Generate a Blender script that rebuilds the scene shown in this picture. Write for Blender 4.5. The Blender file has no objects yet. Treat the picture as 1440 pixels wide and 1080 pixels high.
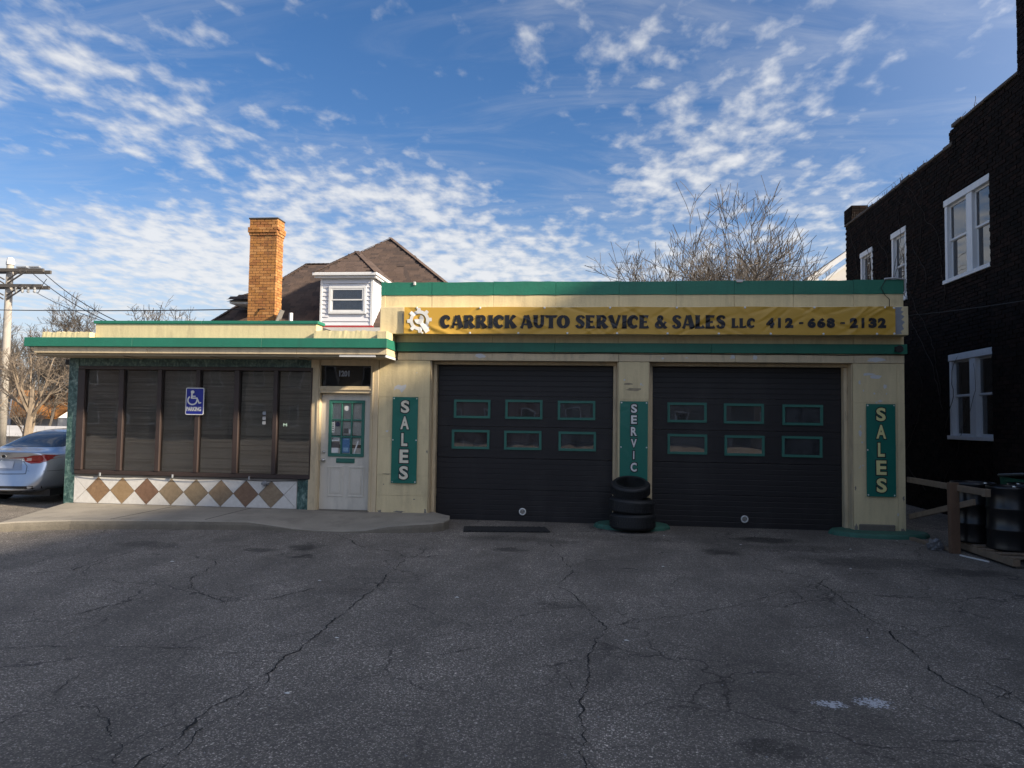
import bpy, bmesh, math, random
from mathutils import Vector, Matrix
from mathutils.bvhtree import BVHTree
R = math.radians
rnd = random.Random(7)
sc = bpy.context.scene
C = sc.collection

# ------------------------------------------------------------------ camera
CAM = Vector((0, -12.72, 1.75))
cam = bpy.data.cameras.new('camera'); cam.lens = 26.0; cam.sensor_width = 36.0
cam.clip_start = 0.05; cam.clip_end = 3000
camo = bpy.data.objects.new('camera', cam); C.objects.link(camo); sc.camera = camo
yaw, pitch, roll = R(-6.13), R(2.9076), R(.8935)
fwd = Vector((math.sin(yaw)*math.cos(pitch), math.cos(yaw)*math.cos(pitch), math.sin(pitch)))
r0 = fwd.cross(Vector((0, 0, 1))).normalized(); u0 = r0.cross(fwd)
rgt = math.cos(roll)*r0 + math.sin(roll)*u0; up = -math.sin(roll)*r0 + math.cos(roll)*u0
m = Matrix((rgt, up, -fwd)).transposed().to_4x4(); m.translation = CAM
camo.matrix_world = m

# ------------------------------------------------------------------ sun and sky
SUN_AZ, SUN_EL = R(107.0), R(27.0)
sdir = Vector((math.sin(SUN_AZ)*math.cos(SUN_EL), math.cos(SUN_AZ)*math.cos(SUN_EL), math.sin(SUN_EL)))
sl = bpy.data.lights.new('sun', 'SUN'); sl.energy = 4.0; sl.angle = R(3.0); sl.color = (1.0, .86, .66)
so = bpy.data.objects.new('sun', sl); C.objects.link(so)
so.rotation_euler = (-sdir).to_track_quat('-Z', 'Y').to_euler()
sc.view_settings.view_transform = 'Standard'; sc.view_settings.look = 'None'
sc.view_settings.exposure = 1.35; sc.view_settings.gamma = 1.0
try: sc.view_settings.use_curve_mapping = False
except Exception: pass
sc.cycles.max_bounces = 6; sc.cycles.transparent_max_bounces = 10
try: sc.cycles.use_denoising = True
except Exception: pass

class NT:
    """tiny helper for node trees"""
    def __init__(s, nt): s.nt = nt
    def n(s, t, **k):
        o = s.nt.nodes.new(t)
        for a, v in k.items():
            if a.startswith('i_'):
                key = a[2:]; o.inputs[int(key) if key.isdigit() else key].default_value = v
            else: setattr(o, a, v)
        return o
    def l(s, a, b): s.nt.links.new(a, b)
    def val(s, sock, v):
        if hasattr(v, 'is_output') or hasattr(v, 'links'): s.l(v, sock)
        else: sock.default_value = v
    def math(s, op, a, b=None, clamp=False):
        o = s.n('ShaderNodeMath', operation=op); o.use_clamp = clamp
        s.val(o.inputs[0], a)
        if b is not None: s.val(o.inputs[1], b)
        return o.outputs[0]
    def mix(s, f, a, b, t='RGBA', blend='MIX'):
        o = s.n('ShaderNodeMix', data_type=t); o.blend_type = blend
        ins = [x for x in o.inputs if x.enabled]
        s.val(ins[0], f); s.val(ins[1], a); s.val(ins[2], b)
        return [x for x in o.outputs if x.enabled][0]
    def noise(s, vec, scale, detail=4, rough=.55, dist=0.0):
        o = s.n('ShaderNodeTexNoise'); s.l(vec, o.inputs['Vector'])
        o.inputs['Scale'].default_value = scale; o.inputs['Detail'].default_value = detail
        o.inputs['Roughness'].default_value = rough; o.inputs['Distortion'].default_value = dist
        return o.outputs['Fac']
    def ramp(s, f, stops):
        o = s.n('ShaderNodeValToRGB'); s.l(f, o.inputs[0]); e = o.color_ramp.elements
        while len(e) < len(stops): e.new(.5)
        for q, (p, c) in zip(e, stops): q.position = p; q.color = (c, c, c, 1) if not isinstance(c, tuple) else (*c, 1)
        return o.outputs[0]
    def maprange(s, v, a, b, c=0.0, d=1.0, smooth=False):
        o = s.n('ShaderNodeMapRange'); o.clamp = True
        if smooth: o.interpolation_type = 'SMOOTHSTEP'
        s.l(v, o.inputs[0])
        for i, x in zip((1, 2, 3, 4), (a, b, c, d)): o.inputs[i].default_value = x
        return o.outputs[0]
    def mapping(s, vec, scale=(1, 1, 1), loc=(0, 0, 0), rot=(0, 0, 0)):
        o = s.n('ShaderNodeMapping'); s.l(vec, o.inputs[0])
        o.inputs['Location'].default_value = loc; o.inputs['Rotation'].default_value = rot; o.inputs['Scale'].default_value = scale
        return o.outputs[0]

SKY_SAT, SKY_VAL, SKY_WHITE = 1.26, .47, 2.85
def make_world():
    w = bpy.data.worlds.new('World'); sc.world = w; w.use_nodes = True
    t = NT(w.node_tree); bg = w.node_tree.nodes['Background']; bg.inputs[1].default_value = .12
    sky = t.n('ShaderNodeTexSky', sky_type='NISHITA'); sky.sun_disc = False
    sky.sun_elevation = SUN_EL; sky.sun_rotation = SUN_AZ; sky.air_density = 1.0; sky.dust_density = .6; sky.ozone_density = 2.6
    tc = t.n('ShaderNodeTexCoord'); d = tc.outputs['Generated']
    sep = t.n('ShaderNodeSeparateXYZ'); t.l(d, sep.inputs[0])
    zz = t.math('ADD', t.math('MAXIMUM', sep.outputs[2], 0.0), .08)
    px = t.math('DIVIDE', sep.outputs[0], zz); py = t.math('DIVIDE', sep.outputs[1], zz)
    cb = t.n('ShaderNodeCombineXYZ'); t.l(px, cb.inputs[0]); t.l(py, cb.inputs[1]); v = cb.outputs[0]
    # broad fields of cloud and clear lanes between them, in the plane of the cloud layer
    def field(cx, cy, rx, ry, k):
        ex = t.math('DIVIDE', t.math('SUBTRACT', px, cx), rx); ey = t.math('DIVIDE', t.math('SUBTRACT', py, cy), ry)
        return t.math('MULTIPLY', t.math('EXPONENT', t.math('MULTIPLY', t.math('ADD', t.math('MULTIPLY', ex, ex), t.math('MULTIPLY', ey, ey)), -1.0)), k)
    cov = t.maprange(t.noise(t.mapping(v, (1.3, 1.1, 1), (2.35, .75, 0), (0, 0, .5)), 1.0, 4, .55), .30, .70, .05, .85)
    for f in ((-1.9, 3.2, 1.3, .8, .52), (-.5, 3.3, .9, .7, .38), (-1.15, 2.1, .34, .36, .22), (-1.40, 1.60, .34, .18, .22), (-.8, 2.5, .4, .25, .25), (.30, 1.95, .30, .38, .20), (.75, 2.5, .35, .3, .2), (-.42, 1.75, .34, .26, -.55), (-.14, 2.25, .24, .38, -.55), (-1.75, 2.25, .5, .18, -.35), (.85, 1.8, .25, .3, -.25)):
        cov = t.math('ADD', cov, field(*f))
    low = t.maprange(sep.outputs[2], .04, .26, .30, 0.0)          # seen edge-on low down
    cov = t.math('MINIMUM', t.math('MAXIMUM', t.math('ADD', cov, low), 0.0), 1.25)
    # altocumulus cells
    cell = t.noise(t.mapping(v, (12.5, 8.6, 1), (2.9, .4, 0), (0, 0, -.1)), 1.0, 6, .52, .10)
    big = t.noise(t.mapping(v, (3.2, 2.7, 1), (4.7, .4, 0), (0, 0, -.3)), 1.0, 5, .55, .3)
    wisp = t.noise(t.mapping(v, (1.6, 4.2, 1), (5.2, 8.1, 0), (0, 0, -.6)), 1.0, 8, .64, .9)
    mixn = t.math('ADD', t.math('MULTIPLY', cell, .80), t.math('MULTIPLY', big, .20))
    s = t.math('ADD', mixn, t.math('MULTIPLY', t.math('SUBTRACT', cov, .5), .34))
    dens = t.maprange(s, .43, .80, 0.0, .90, True)
    veil = t.maprange(t.math('ADD', wisp, t.math('MULTIPLY', cov, .22)), .48, 1.05, 0.0, .42, True)
    dens = t.math('MAXIMUM', dens, veil)
    hz = t.maprange(sep.outputs[2], .0, .30, .80, 0.0, True)      # pale band at the horizon
    hsv = t.n('ShaderNodeHueSaturation'); t.l(sky.outputs[0], hsv.inputs['Color']); hsv.inputs['Saturation'].default_value = SKY_SAT; hsv.inputs['Value'].default_value = SKY_VAL
    tint = t.mix(1.0, hsv.outputs[0], (1.10, .96, 1.02, 1), blend='MULTIPLY')
    base = t.mix(hz, tint, (SKY_WHITE*.80, SKY_WHITE*.90, SKY_WHITE*1.0, 1))
    # cloud is brighter towards the sun, out of view, to lift the shaded foreground
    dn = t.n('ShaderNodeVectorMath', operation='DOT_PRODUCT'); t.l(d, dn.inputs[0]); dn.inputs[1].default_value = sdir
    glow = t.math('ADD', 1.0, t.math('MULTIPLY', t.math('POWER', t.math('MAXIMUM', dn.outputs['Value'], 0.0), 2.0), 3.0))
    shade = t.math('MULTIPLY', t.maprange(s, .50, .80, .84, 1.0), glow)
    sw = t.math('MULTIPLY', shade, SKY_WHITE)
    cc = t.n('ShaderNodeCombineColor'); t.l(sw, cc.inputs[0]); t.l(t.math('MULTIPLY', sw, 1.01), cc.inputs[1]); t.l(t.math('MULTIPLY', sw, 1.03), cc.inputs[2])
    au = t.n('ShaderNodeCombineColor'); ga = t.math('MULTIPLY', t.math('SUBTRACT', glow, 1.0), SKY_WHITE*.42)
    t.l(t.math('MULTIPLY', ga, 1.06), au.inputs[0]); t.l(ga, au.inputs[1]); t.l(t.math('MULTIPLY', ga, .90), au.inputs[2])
    base = t.mix(1.0, base, au.outputs[0], blend='ADD')          # hazy aureole round the unseen sun, added to whiten the ambient light
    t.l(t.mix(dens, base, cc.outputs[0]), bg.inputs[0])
make_world()

# ------------------------------------------------------------------ materials
MATS = {}
def new_mat(name):
    mt = bpy.data.materials.new(name); mt.use_nodes = True
    t = NT(mt.node_tree); b = mt.node_tree.nodes['Principled BSDF']
    geo = t.n('ShaderNodeNewGeometry'); return mt, t, b, geo.outputs['Position']
def pm(name, col, rough=.6, var=.12, vs=3.0, fine=.06, fs=60, streak=0.0, bump=0.0, bs=80, metal=0.0, spec=.5, rnd_obj=0.0, dirt=None, dirt_amt=0.0, dirt_scale=1.2, coat=0.0):
    """painted / mineral surface: base colour with blotches, fine grain, vertical weather streaks and relief"""
    if name in MATS: return MATS[name]
    mt, t, b, P = new_mat(name)
    n1 = t.noise(P, vs, 5); n2 = t.noise(P, fs, 3)
    f = t.math('ADD', t.math('MULTIPLY', t.math('SUBTRACT', n1, .5), 2*var*1.6), t.math('MULTIPLY', t.math('SUBTRACT', n2, .5), 2*fine*1.6))
    if streak:
        n3 = t.noise(t.mapping(P, (14, 14, .9)), 1.0, 4)
        f = t.math('ADD', f, t.math('MULTIPLY', t.math('SUBTRACT', n3, .55), streak*2))
    if rnd_obj:
        oi = t.n('ShaderNodeObjectInfo'); f = t.math('ADD', f, t.math('MULTIPLY', t.math('SUBTRACT', oi.outputs['Random'], .5), 2*rnd_obj))
    g = t.math('ADD', f, 1.0)
    vm = t.n('ShaderNodeVectorMath', operation='SCALE'); vm.inputs[0].default_value = col; t.l(g, vm.inputs['Scale'])
    c = vm.outputs[0]
    if dirt:
        dm = t.maprange(t.noise(t.mapping(P, (dirt_scale*3, dirt_scale*3, dirt_scale)), 1.0, 7, .65), .52, .75, 0, dirt_amt)
        c = t.mix(dm, c, (*dirt, 1))
    t.l(c, b.inputs['Base Color'])
    b.inputs['Roughness'].default_value = rough; b.inputs['Metallic'].default_value = metal
    b.inputs['Specular IOR Level'].default_value = spec
    if coat: b.inputs['Coat Weight'].default_value = coat; b.inputs['Coat Roughness'].default_value = .04
    if bump:
        bp = t.n('ShaderNodeBump'); bp.inputs['Strength'].default_value = bump; bp.inputs['Distance'].default_value = .01
        t.l(t.noise(P, bs, 4), bp.inputs['Height']); t.l(bp.outputs[0], b.inputs['Normal'])
    MATS[name] = mt; return mt
def glass(name, tint=(.5, .5, .5), rough=.0, refl=1.0, wav=0.0, dust_sheen=.06, ior=1.55):
    if name in MATS: return MATS[name]
    mt = bpy.data.materials.new(name); mt.use_nodes = True; t = NT(mt.node_tree)
    for n in list(mt.node_tree.nodes): mt.node_tree.nodes.remove(n)
    out = t.n('ShaderNodeOutputMaterial'); tr = t.n('ShaderNodeBsdfTransparent'); tr.inputs[0].default_value = (*tint, 1)
    gl = t.n('ShaderNodeBsdfGlossy'); gl.inputs['Roughness'].default_value = rough; gl.inputs[0].default_value = (refl, refl, refl, 1)
    fr = t.n('ShaderNodeFresnel'); fr.inputs[0].default_value = ior
    if wav:
        geo = t.n('ShaderNodeNewGeometry'); bp = t.n('ShaderNodeBump'); bp.inputs['Strength'].default_value = wav; bp.inputs['Distance'].default_value = .02
        t.l(t.noise(geo.outputs['Position'], 1.6, 2), bp.inputs['Height']); t.l(bp.outputs[0], gl.inputs['Normal'])
    mx = t.n('ShaderNodeMixShader'); t.l(fr.outputs[0], mx.inputs[0]); t.l(tr.outputs[0], mx.inputs[1]); t.l(gl.outputs[0], mx.inputs[2])
    df = t.n('ShaderNodeBsdfDiffuse'); df.inputs[0].default_value = (.40, .42, .44, 1); g2 = t.n('ShaderNodeNewGeometry')  # dirty film whose grey-blue colour also stands in for pale reflections
    film = t.maprange(t.noise(t.mapping(g2.outputs['Position'], (3, 3, 1.2)), 2.0, 6, .65), .35, .75, dust_sheen*.3, dust_sheen)
    m2 = t.n('ShaderNodeMixShader'); t.l(film, m2.inputs[0]); t.l(mx.outputs[0], m2.inputs[1]); t.l(df.outputs[0], m2.inputs[2])
    t.l(m2.outputs[0], out.inputs[0]); MATS[name] = mt; return mt

BEIGE = pm('beige_paint', (.68, .565, .335), .62, .09, 1.6, .05, 40, .17, .3, 30, dirt=(.32, .26, .17), dirt_amt=.6)
BEIGE2 = pm('beige_trim_paint', (.61, .495, .32), .55, .08, 3, .05, 50, .16, .3, 40, dirt=(.24, .19, .13), dirt_amt=.55, dirt_scale=2.5)
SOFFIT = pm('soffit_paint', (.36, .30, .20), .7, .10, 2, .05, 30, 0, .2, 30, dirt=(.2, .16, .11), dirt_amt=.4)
GREEN = pm('green_trim_paint', (.018, .165, .108), .5, .12, 2.2, .05, 50, .08, .3, 25, dirt=(.03, .09, .07), dirt_amt=.35)
GREEN2 = pm('green_frame_paint', (.030, .150, .115), .5, .10, 4, .05, 60, .05, .2, 40)
PADGREEN = pm('worn_green_concrete_paint', (.035, .13, .095), .7, .2, 6, .10, 70, 0, .6, 60, dirt=(.07, .07, .065), dirt_amt=.7, dirt_scale=3)
VINYLGREEN = pm('green_vinyl', (.010, .150, .112), .38, .06, 3, .02, 60)
YELLOW = pm('yellow_vinyl', (.57, .34, .05), .42, .06, 2, .02, 60)
BLACKPRINT = pm('black_print', (.012, .013, .018), .5, .1, 4)
WHITEPRINT = pm('white_print', (.70, .70, .68), .5, .05, 4)
CREAMPRINT = pm('cream_print', (.72, .68, .54), .5, .05, 4)
YCREAM = pm('yellow_cream_print', (.70, .66, .30), .5, .05, 4)
DOORBLACK = pm('dark_garage_panel', (.0115, .0098, .0115), .5, .22, 1.2, .06, 40, .20, .35, 5, dirt=(.030, .027, .028), dirt_amt=.8, dirt_scale=.6)
BROWNMETAL = pm('brown_window_metal', (.042, .028, .025), .45, .15, 4, .05, 60, .2)
BLIND = pm('blind_slat', (.70, .70, .68), .55, .12, 2, .05, 40)
BLINDW = pm('white_blind_slat', (.80, .78, .73), .55, .08, 3, .05, 40)
DARKROOM = pm('dim_interior', (.06, .055, .05), .9, .2, 1)
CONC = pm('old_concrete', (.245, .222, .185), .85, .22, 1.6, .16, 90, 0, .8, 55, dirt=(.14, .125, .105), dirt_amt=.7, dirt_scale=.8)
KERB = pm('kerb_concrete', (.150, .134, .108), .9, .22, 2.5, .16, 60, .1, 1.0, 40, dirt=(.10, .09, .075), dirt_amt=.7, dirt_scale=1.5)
DOORGREY = pm('grey_door_paint', (.62, .58, .50), .5, .06, 2.5, .03, 60, .10, .1, 50, dirt=(.25, .24, .22), dirt_amt=.4)
STEEL = pm('worn_steel', (.55, .54, .52), .3, .1, 20, .05, 60, metal=.9)
TYRE = pm('tyre_rubber', (.014, .015, .017), .62, .2, 8, .1, 60, 0, .3, 60)
RUBBER = pm('mat_rubber', (.018, .018, .019), .8, .2, 8, .1, 90, 0, .8, 90)
TARROOF = pm('tar_roof', (.05, .05, .05), .9)
LUMBER = pm('weathered_lumber', (.19, .14, .095), .8, .2, 5, .1, 40, .2, .3, 50)
POSTWOOD = pm('brown_post_wood', (.13, .075, .045), .8, .2, 5, .1, 40, .25, .3, 50)
DRUM = pm('black_drum_paint', (.008, .008, .009), .30, .1, 4, .02, 60)
BINGREEN = pm('green_bin_plastic', (.012, .075, .045), .45, .1, 4)
BINLID = pm('grey_bin_lid', (.06, .07, .07), .4, .1, 4)
PEEL = pm('bare_white_undercoat', (.60, .60, .60), .7, .08, 8)
PEELGREY = pm('bare_grey_metal', (.26, .28, .31), .6, .12, 8)
BLUEPRINT = pm('sign_blue', (.010, .022, .28), .4, .05, 5)
WHITETRIM = pm('white_trim_paint', (.66, .67, .68), .5, .08, 3, .04, 50, .08)
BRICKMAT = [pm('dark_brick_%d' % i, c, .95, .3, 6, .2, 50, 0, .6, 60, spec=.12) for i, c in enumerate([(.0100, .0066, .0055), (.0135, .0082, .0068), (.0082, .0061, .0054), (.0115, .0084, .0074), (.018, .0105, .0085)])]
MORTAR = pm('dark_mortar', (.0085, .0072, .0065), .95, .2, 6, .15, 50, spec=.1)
YBRICK = [pm('yellow_brick_%d' % i, c, .85, .25, 8, .15, 60, 0, .5, 60, dirt=(.10, .055, .025), dirt_amt=.6, dirt_scale=1.0) for i, c in enumerate([(.33, .145, .042), (.39, .18, .056), (.28, .115, .036), (.35, .155, .040), (.42, .205, .070)])]
YMORTAR = pm('yellow_mortar', (.20, .15, .10), .95, .15, 6)
SHING = [pm('brown_shingle_%d' % i, c, .92, .2, 10, .2, 70, 0, .5, 80) for i, c in enumerate([(.064, .042, .033), (.084, .055, .042), (.050, .034, .028), (.074, .048, .036)])]
SIDING = pm('white_siding', (.62, .63, .67), .5, .05, 3, .03, 50)
REDPAINT = pm('red_trim_paint', (.30, .035, .035), .6, .12, 4)
POLE = pm('weathered_pole_wood', (.31, .285, .25), .85, .14, 3, .1, 40, .25)
ARMWOOD = pm('dark_crossarm_wood', (.075, .068, .062), .85, .2, 5)
CERAMIC = pm('insulator_ceramic', (.35, .36, .37), .3, .1, 5)
WIREMAT = pm('cable_black', (.02, .02, .02), .7)
BARK = pm('winter_bark', (.105, .088, .072), .9, .25, 4, .15, 30)
BARKD = pm('grey_winter_bark', (.105, .090, .075), .9, .25, 4, .15, 30)
BARKT = pm('tan_trunk_bark', (.24, .19, .14), .9, .25, 4, .15, 30, .2, .5, 30)
ORANGE = pm('orange_roof', (.46, .20, .06), .85, .15, 2, .1, 20)
GREYSIDE = pm('grey_siding', (.36, .38, .42), .6, .1, 2)
PALEWALL = pm('pale_house_wall', (.58, .56, .53), .7, .1, 2)
GROUND = pm('winter_ground', (.15, .130, .10), .95, .25, .3, .15, 8)
LITTER = pm('pale_litter', (.60, .60, .58), .6)

def make_marble():
    mt, t, b, P = new_mat('green_marble')
    n = t.noise(t.mapping(P, (1, 1, 1), (0, 0, 0), (0, .8, 0)), 7, 9, .72, 1.6)
    n2 = t.noise(t.mapping(P, (6, 6, 2.0), (0, 0, 0), (0, .7, 0)), 2.5, 8, .7, 2.2)
    c = t.ramp(t.math('ADD', t.math('MULTIPLY', n, .6), t.math('MULTIPLY', n2, .4)), [(.38, (.014, .036, .036)), (.48, (.04, .095, .088)), (.55, (.11, .19, .17)), (.64, (.26, .34, .31))])
    t.l(c, b.inputs['Base Color']); b.inputs['Roughness'].default_value = .35; return mt
MARBLE = make_marble()

def tile_mat(name, c0, c1):
    mt, t, b, P = new_mat(name)
    oi = t.n('ShaderNodeObjectInfo')
    n = t.noise(P, 14, 8, .7, .4)
    c = t.ramp(n, [(.30, c0), (.70, c1)])
    t.l(c, b.inputs['Base Color']); b.inputs['Roughness'].default_value = .55; return mt
TILEBROWN = [tile_mat('slate_tile_%d' % i, a, b) for i, (a, b) in enumerate([((.17, .10, .055), (.31, .20, .11)), ((.23, .15, .075), (.34, .24, .14)), ((.13, .072, .045), (.23, .135, .085)), ((.19, .14, .085), (.30, .23, .15)), ((.20, .145, .09), (.31, .24, .15)), ((.20, .14, .085), (.30, .22, .14)), ((.15, .085, .055), (.25, .16, .10)), ((.20, .14, .09), (.31, .24, .16))])]
TILEWHITE = tile_mat('white_tile', (.55, .53, .50), (.68, .67, .64))
GROUT = pm('tile_grout', (.22, .20, .18), .9)

def make_asphalt():
    mt, t, b, P = new_mat('worn_asphalt')
    big = t.noise(P, .17, 4, .55); wide = t.noise(t.mapping(P, (.9, .35, 1), (3.1, 0, 0)), 1.0, 5, .6); mid = t.noise(P, 2.2, 6, .65); sml = t.noise(P, 38, 6, .78)
    def chips(scale):
        vo = t.n('ShaderNodeTexVoronoi'); t.l(P, vo.inputs['Vector']); vo.inputs['Scale'].default_value = scale
        sp = t.n('ShaderNodeSeparateColor'); t.l(vo.outputs['Color'], sp.inputs[0]); return sp.outputs[0], sp.outputs[1], vo.outputs['Distance']
    a0, a1, ad = chips(95); c0, c1, cd = chips(48)
    # binder worn back so that stones of many greys show
    worn = t.maprange(t.math('ADD', t.math('MULTIPLY', wide, .6), t.math('MULTIPLY', mid, .4)), .36, .64, .35, 1.15)
    grain = t.math('MULTIPLY', t.math('POWER', a0, 2.6), t.maprange(ad, .25, .60, .24, .0))
    stone = t.math('MULTIPLY', t.maprange(c0, .86, 1.0, 0, 1), t.math('MULTIPLY', c1, t.maprange(cd, .30, .55, .26, 0)))
    v = t.math('ADD', t.math('MULTIPLY', big, .030), t.math('ADD', t.math('MULTIPLY', mid, .026), t.math('MULTIPLY', t.math('SUBTRACT', sml, .30), .125)))
    v = t.math('ADD', v, t.math('MULTIPLY', t.math('ADD', grain, stone), worn))
    v = t.math('MULTIPLY', v, t.maprange(wide, .30, .70, .74, 1.22))
    # hairline cracking in patches
    wv = t.n('ShaderNodeTexNoise', noise_dimensions='3D'); t.l(P, wv.inputs['Vector']); wv.inputs['Scale'].default_value = 2.4; wv.inputs['Detail'].default_value = 5
    dv = t.n('ShaderNodeVectorMath', operation='SCALE'); t.l(wv.outputs['Color'], dv.inputs[0]); dv.inputs['Scale'].default_value = .55
    av = t.n('ShaderNodeVectorMath', operation='ADD'); t.l(P, av.inputs[0]); t.l(dv.outputs[0], av.inputs[1])
    for sc_, th, lo, hi, k in ((.75, .010, .44, .58, .62), (3.2, .022, .55, .68, .50)):
        ve = t.n('ShaderNodeTexVoronoi', feature='DISTANCE_TO_EDGE'); t.l(av.outputs[0], ve.inputs['Vector']); ve.inputs['Scale'].default_value = sc_
        line = t.math('MULTIPLY', t.maprange(ve.outputs['Distance'], th*.3, th, 1, 0), t.maprange(t.noise(P, .55, 3), lo, hi, 0, k))
        v = t.math('MULTIPLY', v, t.math('SUBTRACT', 1.0, line))
    # oil drips where cars stand, broken up by the texture of the surface
    sv = t.n('ShaderNodeTexNoise'); t.l(P, sv.inputs['Vector']); sv.inputs['Scale'].default_value = 3.0; sv.inputs['Detail'].default_value = 7; sv.inputs['Roughness'].default_value = .7
    d2 = t.n('ShaderNodeVectorMath', operation='SUBTRACT'); t.l(sv.outputs['Color'], d2.inputs[0]); d2.inputs[1].default_value = (.5, .5, .5)
    d3 = t.n('ShaderNodeVectorMath', operation='SCALE'); t.l(d2.outputs[0], d3.inputs[0]); d3.inputs['Scale'].default_value = .75
    a3 = t.n('ShaderNodeVectorMath', operation='ADD'); t.l(P, a3.inputs[0]); t.l(d3.outputs[0], a3.inputs[1])
    sep = t.n('ShaderNodeSeparateXYZ'); t.l(a3.outputs[0], sep.inputs[0]); dark = None
    for x, y, rx, ry, k in [(-6.08, -3.1, .30, .20, .6), (-5.75, -3.2, .24, .24, .55), (-4.3, -3.23, .22, .12, .65), (-3.85, -2.89, .18, .20, .8), (-3.63, -3.57, .11, .12, .85), (-1.11, -2.54, .2, .16, .7), (-2.38, -5.42, .22, .2, .35),
                        (1.8, -2.22, .28, .24, .9), (2.7, -.98, .5, .26, .9), (-.48, -1.8, .3, .25, .6), (-.3, -5.5, .2, .18, .5), (.16, -6.79, .14, .11, .55), (3.6, -2.6, .9, .4, .6), (4.53, -3.07, .5, .25, .75), (.96, -8.56, .20, .10, .7), (1.21, -7.91, .07, .04, .5), (1.52, -8.51, .06, .05, .7), (-1.2, -1.6, .7, .25, .45), (.5, -1.2, 1.0, .3, .4), (3.0, -1.6, .9, .3, .45)]:
        ex = t.math('DIVIDE', t.math('SUBTRACT', sep.outputs[0], x), rx); ey = t.math('DIVIDE', t.math('SUBTRACT', sep.outputs[1], y), ry)
        q = t.math('ADD', t.math('MULTIPLY', ex, ex), t.math('MULTIPLY', ey, ey))
        mk = t.maprange(q, .25, 1.7, k, 0); dark = mk if dark is None else t.math('MAXIMUM', dark, mk)
    dark = t.math('MULTIPLY', dark, t.maprange(sml, .30, .55, .65, 1.0))
    v = t.math('MULTIPLY', v, t.math('SUBTRACT', 1.0, t.math('MULTIPLY', dark, .80)))
    # spilled white paint caught on the tops of the stones
    sp0 = t.n('ShaderNodeSeparateXYZ'); t.l(P, sp0.inputs[0]); wm = None
    for x, y, rx, ry in [(1.52, -7.77, .11, .07), (1.80, -7.70, .12, .10)]:
        ex = t.math('DIVIDE', t.math('SUBTRACT', sp0.outputs[0], x), rx); ey = t.math('DIVIDE', t.math('SUBTRACT', sp0.outputs[1], y), ry)
        q = t.math('ADD', t.math('MULTIPLY', ex, ex), t.math('MULTIPLY', ey, ey))
        q = t.math('ADD', q, t.math('ADD', t.math('MULTIPLY', t.math('SUBTRACT', t.noise(P, 26, 6, .75), .5), 5.0), t.math('MULTIPLY', t.math('SUBTRACT', .5, a0), 1.3)))
        mk = t.maprange(q, .15, .75, 1, 0); wm = mk if wm is None else t.math('MAXIMUM', wm, mk)
    v = t.math('MAXIMUM', t.math('MULTIPLY', v, 2.1), .007)
    cc = t.n('ShaderNodeCombineColor'); t.l(t.math('MULTIPLY', v, 1.13), cc.inputs[0]); t.l(v, cc.inputs[1]); t.l(t.math('MULTIPLY', v, .86), cc.inputs[2])
    c = t.mix(t.math('MULTIPLY', wm, .85), cc.outputs[0], (.60, .62, .66, 1))
    t.l(c, b.inputs['Base Color']); b.inputs['Roughness'].default_value = .86; b.inputs['Specular IOR Level'].default_value = .4
    bp = t.n('ShaderNodeBump'); bp.inputs['Strength'].default_value = .75; bp.inputs['Distance'].default_value = .014
    h = t.math('ADD', t.math('MULTIPLY', ad, -.8), t.math('ADD', t.math('MULTIPLY', cd, -.3), t.math('MULTIPLY', sml, .9))); t.l(h, bp.inputs['Height']); t.l(bp.outputs[0], b.inputs['Normal'])
    return mt
ASPHALT = make_asphalt()
CRACK = pm('crack_bitumen', (.014, .0135, .013), .95)
CRACKEDGE = pm('crack_edge_dark', (.020, .020, .020), .95, .3, 20)

# ------------------------------------------------------------------ object helpers
WORLD = {}
def empty(name, loc, label, cat, group=None, rz=0.0):
    o = bpy.data.objects.new(name, None); C.objects.link(o); o.empty_display_size = .2
    o.location = loc; o.rotation_euler = (0, 0, rz)
    WORLD[o.name] = Matrix.Translation(Vector(loc)) @ Matrix.Rotation(rz, 4, 'Z')
    tag(o, label, cat, group); return o
def tag(o, label=None, cat=None, group=None, kind=None):
    if label: o['label'] = label
    if cat: o['category'] = cat
    if group: o['group'] = group
    if kind: o['kind'] = kind
    return o
def link(name, me, parent=None, local=False):
    o = bpy.data.objects.new(name, me); C.objects.link(o)
    if parent is not None:
        o.parent = parent
        if not local and parent.name in WORLD: o.matrix_parent_inverse = WORLD[parent.name].inverted()
    return o
def obj(name, bm, mat=None, parent=None, local=False, smooth=False, kind=None):
    me = bpy.data.meshes.new(name); bmesh.ops.recalc_face_normals(bm, faces=bm.faces[:]) if not getattr(bm, 'keepn', False) and len(bm.faces) < 60000 else None
    bm.to_mesh(me); bm.free()
    if mat:
        for q in (mat if isinstance(mat, (list, tuple)) else [mat]): me.materials.append(q)
    if smooth:
        for p in me.polygons: p.use_smooth = True
    o = link(name, me, parent, local)
    if kind: o['kind'] = kind
    return o
def pyobj(name, verts, faces, mat, parent=None, local=False, smooth=False, kind=None, mi=None):
    me = bpy.data.meshes.new(name); me.from_pydata(verts, [], faces)
    for q in (mat if isinstance(mat, (list, tuple)) else [mat]): me.materials.append(q)
    if mi: me.polygons.foreach_set('material_index', mi)
    if smooth: me.polygons.foreach_set('use_smooth', [True]*len(faces))
    me.update(); o = link(name, me, parent, local)
    if kind: o['kind'] = kind
    return o
def BM(): return bmesh.new()
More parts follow.
